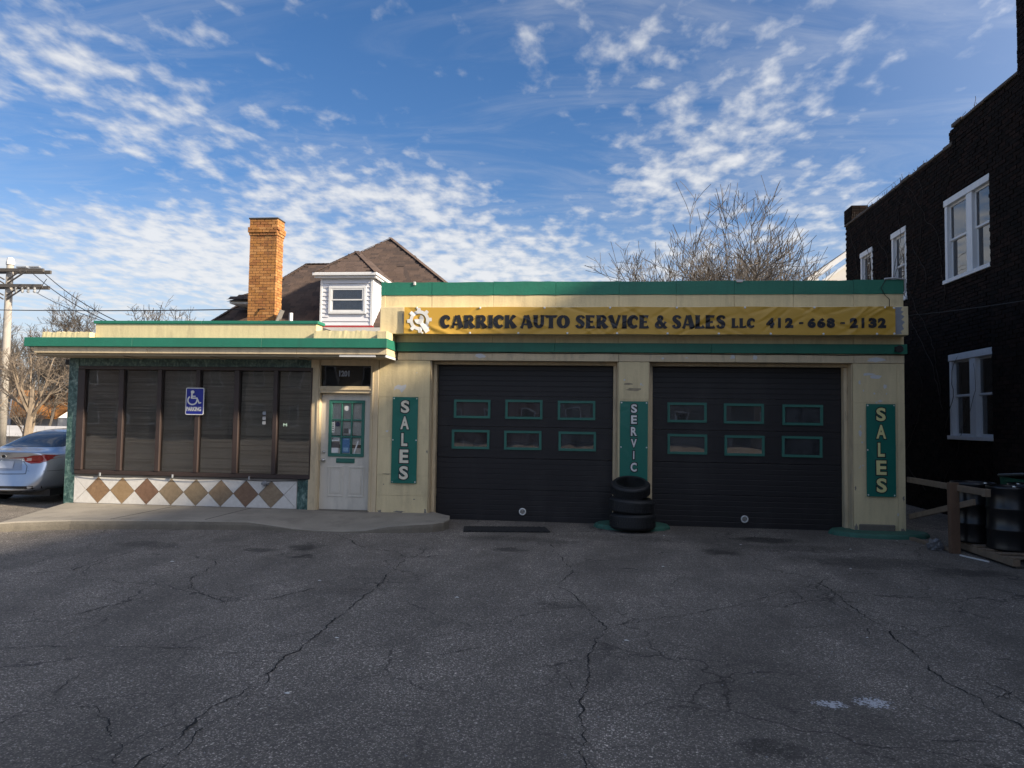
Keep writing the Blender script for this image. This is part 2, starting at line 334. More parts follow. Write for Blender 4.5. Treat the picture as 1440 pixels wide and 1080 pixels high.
def bx(bm, x0, x1, y0, y1, z0, z1, bev=0.0, M=None):
    vs = [bm.verts.new((x, y, z)) for z in (z0, z1) for y in (y0, y1) for x in (x0, x1)]
    fs = [bm.faces.new([vs[i] for i in q]) for q in ((0, 2, 3, 1), (4, 5, 7, 6), (0, 1, 5, 4), (2, 6, 7, 3), (0, 4, 6, 2), (1, 3, 7, 5))]
    if bev:
        ed = list({e for f in fs for e in f.edges})
        r = bmesh.ops.bevel(bm, geom=ed, offset=bev, segments=1, affect='EDGES', profile=.5)
        vs = list({v for f in r['faces'] for v in f.verts} | {v for v in vs if v.is_valid})
    if M is not None:
        for v in vs: v.co = M @ v.co
    return vs
def box(name, x0, x1, y0, y1, z0, z1, mat, parent=None, bev=.004, M=None, local=False, kind=None):
    bm = BM(); bx(bm, x0, x1, y0, y1, z0, z1, bev, M); return obj(name, bm, mat, parent, local, kind=kind)
def bar(bm, a, b, w, h, upv=(0, 0, 1), bev=0.0):
    a = Vector(a); b = Vector(b); d = b-a; L = d.length; d.normalize(); u = Vector(upv)
    s = d.cross(u)
    if s.length < 1e-4: s = d.cross(Vector((1, 0, 0)))
    s.normalize(); u = s.cross(d)
    M = Matrix((s, d, u)).transposed().to_4x4(); M.translation = a
    return bx(bm, -w/2, w/2, 0, L, -h/2, h/2, bev, M)
def prism(bm, pts, y0, y1):
    """outline in x,z between two depths"""
    A = [bm.verts.new((p[0], y0, p[1])) for p in pts]; B = [bm.verts.new((p[0], y1, p[1])) for p in pts]
    n = len(pts)
    bm.faces.new(A); bm.faces.new(B[::-1])
    for i in range(n): bm.faces.new((A[i], B[i], B[(i+1) % n], A[(i+1) % n]))
def tube(bm, pts, rad, n=6, cap=True):
    pts = [Vector(p) for p in pts]; rings = []
    pu = None
    for i, p in enumerate(pts):
        d = (pts[min(i+1, len(pts)-1)] - pts[max(i-1, 0)]).normalized()
        u = pu if pu is not None else (Vector((0, 0, 1)) if abs(d.z) < .9 else Vector((1, 0, 0)))
        s = d.cross(u).normalized(); u = s.cross(d); pu = u
        r = rad[i] if isinstance(rad, (list, tuple)) else rad
        rings.append([bm.verts.new(p + r*(math.cos(a)*s + math.sin(a)*u)) for a in [2*math.pi*k/n for k in range(n)]])
    for a, b in zip(rings, rings[1:]):
        for k in range(n): bm.faces.new((a[k], a[(k+1) % n], b[(k+1) % n], b[k]))
    if cap: bm.faces.new(rings[0][::-1]); bm.faces.new(rings[-1])
def lathe(bm, prof, n=32, M=None, close=False):
    rings = []
    for r, z in prof:
        ring = []
        for k in range(n):
            a = 2*math.pi*k/n; v = Vector((r*math.cos(a), r*math.sin(a), z)); ring.append(bm.verts.new(M @ v if M else v))
        rings.append(ring)
    seq = list(zip(rings, rings[1:]))
    if close: seq.append((rings[-1], rings[0]))
    for a, b in seq:
        for k in range(n): bm.faces.new((a[k], a[(k+1) % n], b[(k+1) % n], b[k]))
    if not close:
        if prof[0][0] > 1e-5: bm.faces.new(rings[0][::-1])
        if prof[-1][0] > 1e-5: bm.faces.new(rings[-1])
UNIT = {}
def unit(mat, kindname):
    k = (mat.name, kindname)
    if k not in UNIT:
        bm = BM(); bx(bm, -.5, .5, -.5, .5, -.5, .5); me = bpy.data.meshes.new(kindname); bm.to_mesh(me); bm.free(); me.materials.append(mat); UNIT[k] = me
    return UNIT[k]
CUBEV = [(x, y, z) for z in (-.5, .5) for y in (-.5, .5) for x in (-.5, .5)]
CUBEF = ((0, 2, 3, 1), (4, 5, 7, 6), (0, 1, 5, 4), (2, 6, 7, 3), (0, 4, 6, 2), (1, 3, 7, 5))
def pieces(name, stuffname, items, mats, parent, limit=300):
    """items: (matrix, material index); the ones that show largest are parts, the rest one joined part"""
    def key(it):
        p = it[0].translation - CAM; d = p.dot(fwd)
        if d < .5: return 1e9
        u, v = p.dot(rgt)/d, p.dot(up)/d
        return d if abs(u) < .69 and abs(v) < .515 else 1e6 + d
    items = sorted(items, key=key)
    for M, k in items[:limit]:
        o = link(name, unit(mats[k], name), parent); o.matrix_basis = M
    if items[limit:]:
        V, F, I = [], [], []
        for M, k in items[limit:]:
            b = len(V); V += [tuple(M @ Vector(c)) for c in CUBEV]; F += [tuple(b+i for i in f) for f in CUBEF]; I += [k]*6
        pyobj(stuffname, V, F, mats, parent, kind='stuff', mi=I)
def TS(x0, x1, y0, y1, z0, z1):
    return Matrix.Translation(((x0+x1)/2, (y0+y1)/2, (z0+z1)/2)) @ Matrix.Diagonal((x1-x0, y1-y0, z1-z0, 1))
def text_geo(s, off=0.0, ext=.0, res=4, spacing=1.0):
    cu = bpy.data.curves.new('text', 'FONT'); cu.body = s; cu.offset = off; cu.extrude = ext; cu.resolution_u = res; cu.space_character = spacing
    o = bpy.data.objects.new('text', cu); C.objects.link(o)
    dg = bpy.context.evaluated_depsgraph_get(); me = bpy.data.meshes.new_from_object(o.evaluated_get(dg))
    V = [tuple(v.co) for v in me.vertices]; F = [tuple(p.vertices) for p in me.polygons]
    bpy.data.objects.remove(o); bpy.data.meshes.remove(me); bpy.data.curves.remove(cu)
    return V, F
def text_fit(s, x0, x1, z0, z1, y, off=.02, depth=None, ref=None, spacing=1.0):
    """flat lettering facing -Y, fitted to a rectangle"""
    V, F = text_geo(s, off, spacing=spacing)
    if depth:
        tb = BM(); vs = [tb.verts.new(v) for v in V]
        for f in F:
            try: tb.faces.new([vs[i] for i in f])
            except ValueError: pass
        bmesh.ops.triangulate(tb, faces=tb.faces[:])
        for _ in range(3):
            long = [e for e in tb.edges if e.calc_length() > .10]
            if not long: break
            bmesh.ops.subdivide_edges(tb, edges=long, cuts=1); bmesh.ops.triangulate(tb, faces=tb.faces[:])
        tb.verts.index_update(); V = [tuple(v.co) for v in tb.verts]; F = [tuple(v.index for v in f.verts) for f in tb.faces]; tb.free()
    RV = V if ref is None else text_geo(ref, off, spacing=spacing)[0]
    a0, a1 = min(v[0] for v in RV), max(v[0] for v in RV); b0, b1 = min(v[1] for v in RV), max(v[1] for v in RV)
    out = []
    for v in V:
        X = x0 + (v[0]-a0)/(a1-a0)*(x1-x0); Z = z0 + (v[1]-b0)/(b1-b0)*(z1-z0)
        out.append((X, y + (depth(X, Z) if depth else 0), Z))
    return out, F

# ================================================================== SETTING
bm = BM(); bx(bm, -900, 900, -900, 900, -.5, -.03); tag(obj('ground', bm, GROUND), kind='structure')
lot_bm = BM()
lv = [lot_bm.verts.new(p) for p in ((-60, -45.5, 0), (60, -45.5, 0), (60, 16, 0), (-60, 16, 0))]; lot_bm.faces.new(lv)
lot = tag(obj('parking_lot', lot_bm, ASPHALT), kind='structure')

def crack(pts, w):
    """uneven crack: jittered ribbon just above the asphalt"""
    P = [Vector((x, y, 0)) for x, y in pts]; Q = []
    for a, b in zip(P, P[1:]):
        n = max(2, int((b-a).length/.03))
        for i in range(n): Q.append(a.lerp(b, i/n))
    Q.append(P[-1]); V, F = [], []
    ph = rnd.random()*10; dx = dy = 0
    for i, q in enumerate(Q):
        dx = dx*.82 + rnd.uniform(-1, 1)*.017; dy = dy*.82 + rnd.uniform(-1, 1)*.017
        d = (Q[min(i+1, len(Q)-1)] - Q[max(i-1, 0)]).normalized(); s = Vector((-d.y, d.x, 0))
        e = min(1, i/6, (len(Q)-1-i)/6)
        ww = w*.62*(.15 + .85*e)*max(.12, (.55 + .6*math.sin(i*.31+ph)*math.sin(i*.113+ph*2) + rnd.uniform(-.35, .45)))
        c = q + Vector((dx, dy, .0045)); V += [tuple(c - s*ww/2), tuple(c + s*ww/2)]
    for i in range(len(Q)-1): F.append((2*i, 2*i+1, 2*i+3, 2*i+2))
    return V, F
CR = {
'A': ([(-2.28, -4.12), (-2.18, -5.3), (-2.2, -5.82), (-2.21, -6.28), (-2.16, -6.77), (-2.2, -6.98), (-2.21, -7.3), (-2.19, -7.66), (-2.18, -7.94), (-2.2, -8.2), (-2.25, -8.38), (-2.22, -8.59), (-2.2, -8.78), (-2.21, -8.96), (-2.25, -9.4)], .022),
'A2': ([(-2.16, -6.77), (-2.17, -7.11), (-2.19, -7.46), (-2.15, -7.87), (-2.12, -8.13), (-2.10, -8.42), (-2.15, -8.64), (-2.12, -8.87), (-2.13, -9.4)], .012),
'B': ([(-4.51, -7.58), (-4.36, -7.55), (-4.1, -7.45), (-3.52, -7.37), (-3.09, -7.32), (-2.69, -7.35), (-2.25, -7.33)], .014),
'C': ([(-4.68, -3.9), (-4.38, -4.3), (-4.32, -4.81), (-4.22, -5.16), (-3.88, -5.6), (-3.4, -5.96), (-3.0, -5.75), (-2.82, -5.3), (-2.2, -5.22)], .020),
'D': ([(-4.76, -7.09), (-4.67, -6.81), (-4.45, -6.53), (-4.39, -6.13), (-4.21, -5.74)], .016),
'E': ([(-4.14, -7.24), (-4.07, -6.93), (-4.19, -6.43)], .012),
'F': ([(-3.6, -9.0), (-3.29, -8.8), (-3.3, -8.62), (-3.12, -8.54), (-2.99, -8.49), (-2.7, -8.71), (-2.46, -8.95), (-2.3, -9.3)], .012),
'F2': ([(-3.12, -8.54), (-3.3, -8.36), (-3.41, -8.13), (-3.41, -7.88)], .010),
'G': ([(-3.84, -1.7), (-3.39, -2.4), (-2.95, -2.91), (-2.59, -2.97), (-2.28, -3.44), (-1.75, -3.08)], .026),
'G2': ([(-2.28, -3.44), (-2.28, -4.12)], .022),
'H': ([(-.61, -6.72), (-.84, -6.95), (-1.19, -7.26), (-1.46, -7.69), (-1.61, -7.78)], .010),
'J': ([(-6.46, -5.11), (-6.07, -5.08), (-5.79, -4.88), (-5.88, -4.13), (-5.88, -3.49)], .022),
'K': ([(-1.27, -8.55), (-1.29, -8.74)], .008),
'L': ([(-.55, -1.9), (-.47, -2.55), (-.28, -3.41), (-.18, -3.84), (-.33, -4.64), (-.15, -5.1), (-.02, -5.59), (.03, -5.84), (.15, -6.23), (.01, -6.86), (-.04, -7.17), (-.02, -7.4), (.01, -7.68), (-.04, -7.94), (-.05, -8.17), (-.02, -8.47), (-.03, -9.3)], .020),
'L2': ([(.15, -6.23), (.52, -5.94), (1.0, -5.61), (1.46, -5.2), (2.0, -4.65), (2.47, -4.14), (2.83, -3.59)], .014),
'M': ([(2.53, -3.94), (2.57, -4.3), (2.52, -5.01), (2.53, -5.54), (2.57, -5.95), (2.55, -6.36), (2.5, -6.85), (2.48, -7.27), (2.51, -7.49), (2.5, -7.74), (2.56, -8.3)], .024),
'N': ([(-.04, -7.17), (-.16, -7.49), (-.06, -7.78)], .010),
'O': ([(2.83, -3.59), (3.78, -3.21), (4.27, -3.45), (5.03, -3.43), (6.2, -3.6)], .020),
'Q': ([(2.78, -6.89), (2.75, -7.19), (2.78, -7.39), (2.57, -7.55)], .012),
'R': ([(1.31, -5.99), (1.86, -5.95), (2.49, -5.67)], .009),
'S': ([(2.17, -4.28), (2.14, -4.93), (2.12, -5.22)], .010)}
for k, (pts, w) in CR.items():
    V, F = crack(pts, w)
    if w > .011:                                   # fine side cracks branching off the long ones
        for _ in range(int(len(V)/30)):
            i = rnd.randrange(2, len(V)-2); p = Vector(V[i]); a = rnd.uniform(0, 6.28); L = rnd.uniform(.12, .5)
            q = p + Vector((math.cos(a), math.sin(a), 0))*L; q2 = q + Vector((math.cos(a+.6), math.sin(a+.6), 0))*L*.6
            v2, f2 = crack([p[:2], q[:2], q2[:2]], w*.42); b = len(V); V += [(x, y, .0058) for x, y, z in v2]; F += [tuple(b+j for j in f) for f in f2]
    pyobj('asphalt_crack', V, F, CRACK, lot)
# loose grit and chips
V, F = [], []
for _ in range(2600):
    x = rnd.uniform(-8, 6.4); y = rnd.uniform(-11, -.9) if rnd.random() < .75 else rnd.uniform(-10.5, -6)
    r = rnd.choice((.003, .004, .004, .005, .006, .009)); b = len(V); a = rnd.random()*3
    V += [(x+r*math.cos(a+k*2.09)*rnd.uniform(.7, 1.4), y+r*math.sin(a+k*2.09)*rnd.uniform(.7, 1.4), .001) for k in range(3)] + [(x, y, .001+r*.9)]
    F += [(b, b+1, b+3), (b+1, b+2, b+3), (b+2, b, b+3)]
pyobj('grit', V, F, pm('grit_stone', (.26, .255, .25), .9, .3, 30), lot, kind='stuff')

def make_sidewalk():
    st = [(-9.75, .6), (-8.72, -2.56), (-8.55, -2.42), (-7.9, -2.08), (-6.9, -1.85), (-6.0, -1.70), (-5.3, -1.57), (-4.95, -1.55), (-4.6, -1.53), (-4.2, -1.52), (-3.8, -1.53), (-3.45, -1.52), (-3.1, -1.44), (-2.75, -1.36), (-2.45, -1.20), (-2.32, -1.0), (-2.28, -.75), (-2.36, -.30)]
    hf = [.14, .13, .14, .14, .14, .14, .13, .09, .045, .02, .02, .05, .11, .135, .14, .14, .14, .14]
    bm = BM(); rows = []
    for (x, y), h in zip(st, hf):
        bxp = max(-9.62, min(-2.80, x)); byp = .25 if x > -9 else .5
        j = .006*math.sin(x*9)
        rows.append([bm.verts.new(p) for p in ((x, y-.035+j, -.02), (x, y-.02+j, h*.55), (x+.0, y+j, h-.018), (x, y+.03+j, h), (x+(bxp-x)*.25, y+(byp-y)*.25, h+(.14-h)*.3), (x+(bxp-x)*.6, y+(byp-y)*.6, h+(.14-h)*.8), (bxp, byp, .14))])
    for a, b in zip(rows, rows[1:]):
        for k in range(6):
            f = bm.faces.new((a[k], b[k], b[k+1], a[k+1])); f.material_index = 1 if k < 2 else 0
    for r in (rows[0], rows[-1]):
        lo = bm.verts.new((r[-1].co.x, r[-1].co.y, -.02)); f = bm.faces.new([*r, lo]); f.material_index = 1
    bmesh.ops.recalc_face_normals(bm, faces=bm.faces[:])
    o = obj('sidewalk', bm, [CONC, KERB]); tag(o, kind='structure')
    # sunken joints
    j = BM()
    for (x, y0) in ((-7.4, -1.93), (-6.0, -1.66), (-4.95, -1.5), (-3.35, -1.45)):
        bx(j, x-.006, x+.006, y0+.06, -.02, .1402 if x < -5.5 else .03, .1425 if x < -5.5 else .035)
    obj('joint', j, CRACK, o)
make_sidewalk()

# ================================================================== AUTO SHOP
shop = empty('auto_shop_building', (-2.2, 0, 0), 'low beige and green auto repair shop with two garage bays and a glazed office', 'building')
def S(name, *a, mat=BEIGE, **k): return box(name, *a, mat, shop, **k)
# --- garage shell behind the facade
S('side_wall', 4.93, 5.105, .352, 8, 0, 3.86, mat=pm('grey_block_wall', (.13, .125, .12), .9, .2, 3), bev=0)
S('side_wall', -3.73, -3.55, .352, 8, 0, 3.86, bev=0)
S('rear_wall', -3.55, 4.93, 7.8, 8, 0, 3.86, bev=0)
S('roof', -3.55, 4.93, .352, 7.8, 3.70, 3.80, mat=TARROOF, bev=0)
S('interior_floor', -3.55, 4.93, .36, 7.8, -.02, .006, mat=DARKROOM, bev=0)
S('interior_ceiling', -3.55, 4.93, .50, 7.8, 3.55, 3.62, mat=DARKROOM, bev=0)
# --- piers made of enamelled panels
def pier(x0, x1, zs, y1=.35, splits=None):
    bm = BM(); bx(bm, x0+.004, x1-.004, .012, y1, 0, 2.80); obj('pier_core', bm, BEIGE2, shop)
    xs = splits or [x0, x1]
    for a, b in zip(xs, xs[1:]):
        for c, d in zip(zs, zs[1:]): S('wall_panel', a+.0018, b-.0018, 0, .010, c+.0018, d-.0018, bev=.0015)
pier(-3.728, -2.81, [.02, .43, .78, 1.46, 2.15, 2.80])
pier(.457, .976, [.02, .78, 1.46, 2.15, 2.80])
pier(4.29, 5.105, [.02, .78, 1.46, 2.15, 2.80], splits=[4.29, 4.985, 5.105])
# strip under the green band, and band
for a, b in zip([-3.4, -1.72, .458, 2.4, 4.31], [-1.72, .458, 2.4, 4.31, 5.105]):
    S('lintel_panel', a+.002, b-.002, -.012, .35, 2.803, 2.95, mat=BEIGE2, bev=.003)
for a, b in zip([-3.41, -.63, 2.0], [-.63, 2.0, 5.135]):
    S('green_band', a+.0015, b-.0015, -.055, .35, 2.953, 3.112, mat=GREEN, bev=.004)
xs = [-3.728, -3.643, -2.807, -1.721, -.626, .458, 1.42, 2.385, 3.35, 4.31, 5.105]
for a, b in zip(xs, xs[1:]):
    j = rnd.uniform(-.003, .003)
    S('parapet_panel', a+.002, b-.002, j, .35, 3.115, 3.952, bev=.003)
    bm = BM(); z1 = 4.185 + rnd.uniform(-.006, .006)
    n = 8; top = [(a+.002+(b-a-.004)*i/n, z1+rnd.uniform(-.005, .005)) for i in range(n+1)]
    low = [(a+.002+(b-a-.004)*i/n, 3.953+rnd.uniform(-.004, .006)) for i in range(n+1)]
    for i in range(n):
        q = [bm.verts.new(p) for p in ((low[i][0], -.012+j, low[i][1]), (low[i+1][0], -.012+j, low[i+1][1]), (top[i+1][0], -.012+j, top[i+1][1]), (top[i][0], -.012+j, top[i][1]), (low[i][0], .36, low[i][1]), (low[i+1][0], .36, low[i+1][1]), (top[i+1][0], .36, top[i+1][1]), (top[i][0], .36, top[i][1]))]
        for f in ((0, 1, 2, 3), (3, 2, 6, 7), (0, 4, 5, 1), (4, 7, 6, 5)): bm.faces.new([q[k] for k in f])
        if i == 0: bm.faces.new([q[k] for k in (0, 3, 7, 4)])
        if i == n-1: bm.faces.new([q[k] for k in (1, 5, 6, 2)])
    bmesh.ops.remove_doubles(bm, verts=bm.verts[:], dist=1e-5)
    obj('parapet_cap', bm, GREEN, shop)
# side returns of the parapet
S('parapet_side', 4.76, 5.103, .362, 8, 3.87, 4.17, mat=GREEN); S('parapet_side', -3.726, -3.40, .362, 8, 3.87, 4.17, mat=BEIGE2)
# sign box
for a, b in zip([-3.66, -3.23], [-3.235, 5.07]): S('sign_box', a, b, -.262, -.004, 3.238, 3.705, bev=.006)
bm = BM()  # paint flaked off the right end
prism(bm, [(4.865, 3.69), (4.98, 3.695), (4.95, 3.64), (5.0, 3.62), (4.955, 3.58), (5.01, 3.54), (4.96, 3.49), (5.015, 3.45), (4.97, 3.40), (5.0, 3.34), (4.95, 3.30), (4.97, 3.26), (4.865, 3.25)], -.2645, -.263)
obj('flaked_patch', bm, PEELGREY, shop); bm = BM()
prism(bm, [(-3.275, 3.55), (-3.26, 3.60), (-3.238, 3.58), (-3.238, 3.38), (-3.262, 3.42)], -.2645, -.263)
obj('flaked_patch', bm, pm('weathered_grey_paint', (.40, .37, .30), .7), shop)
# peeled paint on the facade
bm = BM()
LAY = [0]
def blob(x, z, rx, rz, y=-.0008, n=11):
    bm = BM(); LAY[0] += 1; y -= .00013*(LAY[0] % 9)
    pts = [(x + rx*math.cos(a)*rnd.uniform(.45, 1.15), z + rz*math.sin(a)*rnd.uniform(.45, 1.15)) for a in [2*math.pi*i/n for i in range(n)]]
    prism(bm, pts, y-.0006, y); obj('peeled_patch', bm, PEEL, shop)
def patch(pts, y=-.0008):
    bm = BM(); prism(bm, pts, y-.0006, y); obj('peeled_patch', bm, PEEL, shop)
def pxz(px, py): return (-3.728+(px-533.5)*.01265, 2.64-(py-519)*.01235)
patch([pxz(*q) for q in ((555, 549), (556, 544), (561, 541), (566, 542.5), (572, 540.5), (572.5, 544), (570, 548), (566, 552.5), (563, 548), (558, 547), (556, 549))])
blob(-3.56, 1.55, .03, .022); blob(-3.05, 2.58, .012, .012)
for x, z, rx, rz in [(4.55, 2.62, .12, .03), (4.66, 2.58, .14, .035), (4.80, 2.42, .035, .05), (4.82, 2.3, .015, .02), (4.40, 2.48, .02, .05), (4.46, 2.35, .012, .02), (4.63, 2.30, .018, .02), (4.66, 2.16, .02, .02), (4.72, 2.18, .04, .02), (4.78, 2.10, .025, .015), (4.41, 1.76, .016, .03), (4.40, 1.66, .03, .07), (4.43, 1.5, .018, .018), (4.40, 1.1, .01, .03), (4.44, 1.12, .02, .012), (4.98, .33, .014, .03), (4.385, 1.08, .012, .012), (.56, 2.49, .018, .018), (.84, 2.42, .016, .03), (.87, 2.40, .012, .02)]: blob(x, z, rx, rz)
for x, z, rx, rz in [(-1.93, 2.88, .10, .055), (2.36, 2.89, .05, .045), (2.72, 2.885, .05, .05), (4.68, 2.865, .15, .045), (4.62, 2.845, .1, .03), (1.2, 2.86, .03, .02), (1.6, 2.87, .04, .012)]: blob(x, z, rx, rz, -.0128)
CHIP = pm('bare_cement', (.22, .20, .17), .9, .2, 20)
def chip(x, z, rx, rz):
    bm = BM(); LAY[0] += 1; n = 12; y = -.0008 - .00013*(LAY[0] % 9)
    prism(bm, [(x + rx*math.cos(a)*rnd.uniform(.4, 1.2), max(.13 if x < -2.6 else .022, z + rz*math.sin(a)*rnd.uniform(.4, 1.2))) for a in [2*math.pi*i/n for i in range(n)]], y-.0006, y); obj('chipped_patch', bm, CHIP, shop)
for x, z, rx, rz in [(-3.66, .15, .05, .03), (-3.3, .15, .12, .018), (-2.85, .16, .03, .05), (-3.05, .37, .02, .012), (.50, .30, .03, .05), (.93, .55, .025, .06), (4.33, .10, .03, .07), (5.05, .08, .04, .05), (5.07, .6, .02, .05), (4.32, .75, .015, .04), (-2.84, 1.2, .015, .04), (-3.6, .62, .015, .012)]: chip(x, z, rx, rz)
# grime smudges on the middle pier
bm = BM()
def blobd(x, z, rx, rz):
    n = 14; prism(bm, [(x + rx*math.cos(a)*rnd.uniform(.6, 1.1), z + rz*math.sin(a)*rnd.uniform(.6, 1.1)) for a in [2*math.pi*i/n for i in range(n)]], -.0012, -.0006)
blobd(.72, 2.33, .16, .03); blobd(.62, 2.42, .09, .02); blobd(-3.55, .80, .10, .012)
obj('grime_patch', bm, pm('grime', (.30, .25, .17), .8, .3, 20), shop)
# flood light on the band, clip on the cap, conduit at the corner
bm = BM(); bx(bm, 4.93, 5.03, -.075, -.057, 2.99, 3.07); tube(bm, [(4.98, -.07, 3.03), (4.98, -.14, 3.04), (4.955, -.20, 3.02)], [.03, .05, .06], 10)
obj('flood_light', bm, WIREMAT, shop)
S('bracket', 2.42, 2.52, -.03, .02, 4.155, 4.20, mat=PEEL); S('bracket', -3.14, -3.10, -.03, -.008, 4.13, 4.19, mat=PEEL)
bm = BM(); tube(bm, [(4.80, -.02, 4.20), (4.95, -.03, 4.21), (5.12, -.03, 4.19), (5.125, -.03, 4.0), (5.10, -.03, 3.96)], .016, 8); obj('conduit', bm, CERAMIC, shop)
bm = BM(); tube(bm, [(4.82, -.03, 4.19), (4.74, -.03, 4.05), (4.80, -.03, 3.93), (4.87, -.03, 3.86), (4.87, -.03, 3.71)], .006, 5); obj('cable', bm, WIREMAT, shop)
bm = BM(); tube(bm, [(-3.4+i*.5, -.02, 2.935+.006*math.sin(i*2)) for i in range(18)], .006, 5); obj('cable', bm, WIREMAT, shop)
# concrete step at the foot of the right pier and green kerb pads
S('foot_block', 4.37, 4.92, -.06, .0, .03, .17, mat=KERB, bev=.012)
def pad(cx, cy, rx, ry, h=.07):
    bm = BM(); n = 40
    def ring(k, z): return [bm.verts.new((cx + rx*k*math.cos(2*math.pi*i/n)*(1+.02*math.sin(i*2.3)), cy + ry*k*math.sin(2*math.pi*i/n), z)) for i in range(n)]
    rs = [ring(1.02, -.01), ring(1.0, h*.55), ring(.95, h), ring(.4, h+.004)]
    for a, b in zip(rs, rs[1:]):
        for i in range(n): bm.faces.new((a[i], a[(i+1) % n], b[(i+1) % n], b[i]))
    bm.faces.new(rs[-1]); obj('kerb_pad', bm, PADGREEN, shop, smooth=False)
pad(.70, -.02, .62, .45); pad(4.66, -.02, .76, .46)

# --- garage doors
def garage_door(x0, x1, wins, hx, hz):
    yd = .35
    frame = BM(); bx(frame, x0-.06, x0-.002, .20, .34, 0, 2.745, .004); bx(frame, x1+.002, x1+.06, .20, .34, 0, 2.745, .004); bx(frame, x0-.06, x1+.06, .20, .34, 2.748, 2.80, .004)
    door = obj('garage_door', frame, BEIGE2, shop)
    jm = BM()
    for a, b in ((x0-.075, x0-.062), (x1+.062, x1+.075)): bx(jm, a, b, .02, .34, 0, 2.80, .003)
    obj('door_jamb', jm, BEIGE2, door)
    edges = [.012, .55, 1.10, 1.655, 2.20, 2.76]
    for i in range(5):
        z0, z1 = edges[i]+.002, edges[i+1]-.002; bm = BM()
        ws = [w for w in wins if z0-.05 < (w[2]+w[3])/2 < z1+.05]
        if not ws:
            nz = 6; h = (z1-z0)/nz; prof = []
            for k in range(nz): prof += [(yd, z0+k*h), (yd, z0+(k+1)*h-.016), (yd+.004, z0+(k+1)*h-.011), (yd+.004, z0+(k+1)*h-.004)]
            prof += [(yd, z1)]
            A = [bm.verts.new((x0, y, z)) for y, z in prof]; B = [bm.verts.new((x1, y, z)) for y, z in prof]
            for k in range(len(prof)-1): bm.faces.new((A[k], B[k], B[k+1], A[k+1]))
            a = [bm.verts.new((x, yd+.045, z)) for x, z in ((x0, z0), (x1, z0), (x1, z1), (x0, z1))]; bm.faces.new(a[::-1])
            bm.faces.new((A[-1], B[-1], a[2], a[3])); bm.faces.new((A[0], a[0], a[1], B[0]))
        else:
            wz0, wz1 = ws[0][2]+.03, ws[0][3]-.03
            hs = [(z0, wz0), (wz1, z1)]
            for lo, hi in hs:
                n = max(1, round((hi-lo)/.09)); h = (hi-lo)/n
                for k in range(n): bx(bm, x0, x1, yd + (0 if k % 2 == 0 else .002), yd+.045, lo+k*h+.002, lo+(k+1)*h-.002)
                bx(bm, x0+.002, x1-.002, yd+.008, yd+.04, lo, hi)
            cuts = [x0] + [v for w in ws for v in (w[0]+.03, w[1]-.03)] + [x1]
            for a, b in zip(cuts[0::2], cuts[1::2]): bx(bm, a, b, yd, yd+.045, wz0+.001, wz1-.001)
        obj('door_section', bm, DOORBLACK, door)
    for (a, b, c, d) in wins:
        bm = BM(); o = [(a, c), (b, c), (b, d), (a, d)]; t = .042; i = [(a+t, c+t), (b-t, c+t), (b-t, d-t), (a+t, d-t)]
        y0, y1 = yd-.022, yd+.02
        for k in range(4):
            k2 = (k+1) % 4
            q = [bm.verts.new((p[0], y, p[1])) for y in (y0, y1) for p in (o[k], o[k2], i[k2], i[k])]
            bm.faces.new(q[:4]); bm.faces.new(q[4:][::-1])
            for e in ((0, 1), (2, 3)): bm.faces.new((q[e[0]], q[e[0]+4], q[e[1]+4], q[e[1]]))
        bmesh.ops.remove_doubles(bm, verts=bm.verts[:], dist=1e-5)
        M = Matrix.Translation(((a+b)/2, 0, (c+d)/2)) @ Matrix.Rotation(rnd.uniform(-.008, .008), 4, 'Y') @ Matrix.Translation((-(a+b)/2, 0, -(c+d)/2)); bmesh.ops.transform(bm, matrix=M, verts=bm.verts[:])
        obj('window_frame', bm, GREEN2, door)
        box('pane', a+t-.006, b-t+.006, yd-.004, yd+.002, c+t-.006, d-t+.006, GARGLASS, door, bev=0)
    bm = BM(); M = Matrix.Translation((hx, yd-.012, hz)) @ Matrix.Rotation(R(90), 4, 'X')
    lathe(bm, [(.038, .006), (.046, .014), (.058, .014), (.064, .006), (.062, -.010), (.040, -.010)], 24, M, close=True); obj('lock_ring', bm, WHITEPRINT, door, smooth=True)
    bm = BM(); lathe(bm, [(.0, .010), (.030, .010), (.034, -.004)], 20, M); bx(bm, hx-.006, hx+.006, yd-.034, yd-.02, hz-.026, hz+.026); obj('handle', bm, STEEL, door)
    # weather strip
    box('weather_strip', x0, x1, yd-.006, yd+.05, .0, .012, RUBBER, door, bev=0)
GARGLASS = glass('garage_glass', (.50, .50, .52), .01, .95, .08, dust_sheen=.18, ior=1.9)
W1 = [(-2.439, -1.783, 1.799, 2.129), (-1.514, -.853, 1.796, 2.138), (-.583, .074, 1.794, 2.132), (-2.468, -1.79, 1.252, 1.591), (-1.525, -.864, 1.254, 1.589), (-.563, .092, 1.252, 1.589)]
W2 = [(1.319, 1.985, 1.782, 2.126), (2.274, 2.943, 1.775, 2.12), (3.25, 3.915, 1.764, 2.114), (1.322, 1.993, 1.233, 1.58), (2.286, 2.952, 1.225, 1.573), (3.24, 3.903, 1.22, 1.577)]
garage_door(-2.733, .38, W1, -1.182, .17)
garage_door(1.053, 4.213, W2, 2.62, .15)
# bits standing in the bays behind the glass
for x0, x1, z in ((-2.3, -1.2, 1.5), (-.9, .2, 1.35), (1.2, 2.4, 1.55)):
    bm = BM(); bx(bm, x0, x1, 1.6, 3.2, .1, z, .15); obj('workshop_shelf', bm, pm('workshop_grey', (.16, .15, .14), .6), shop)

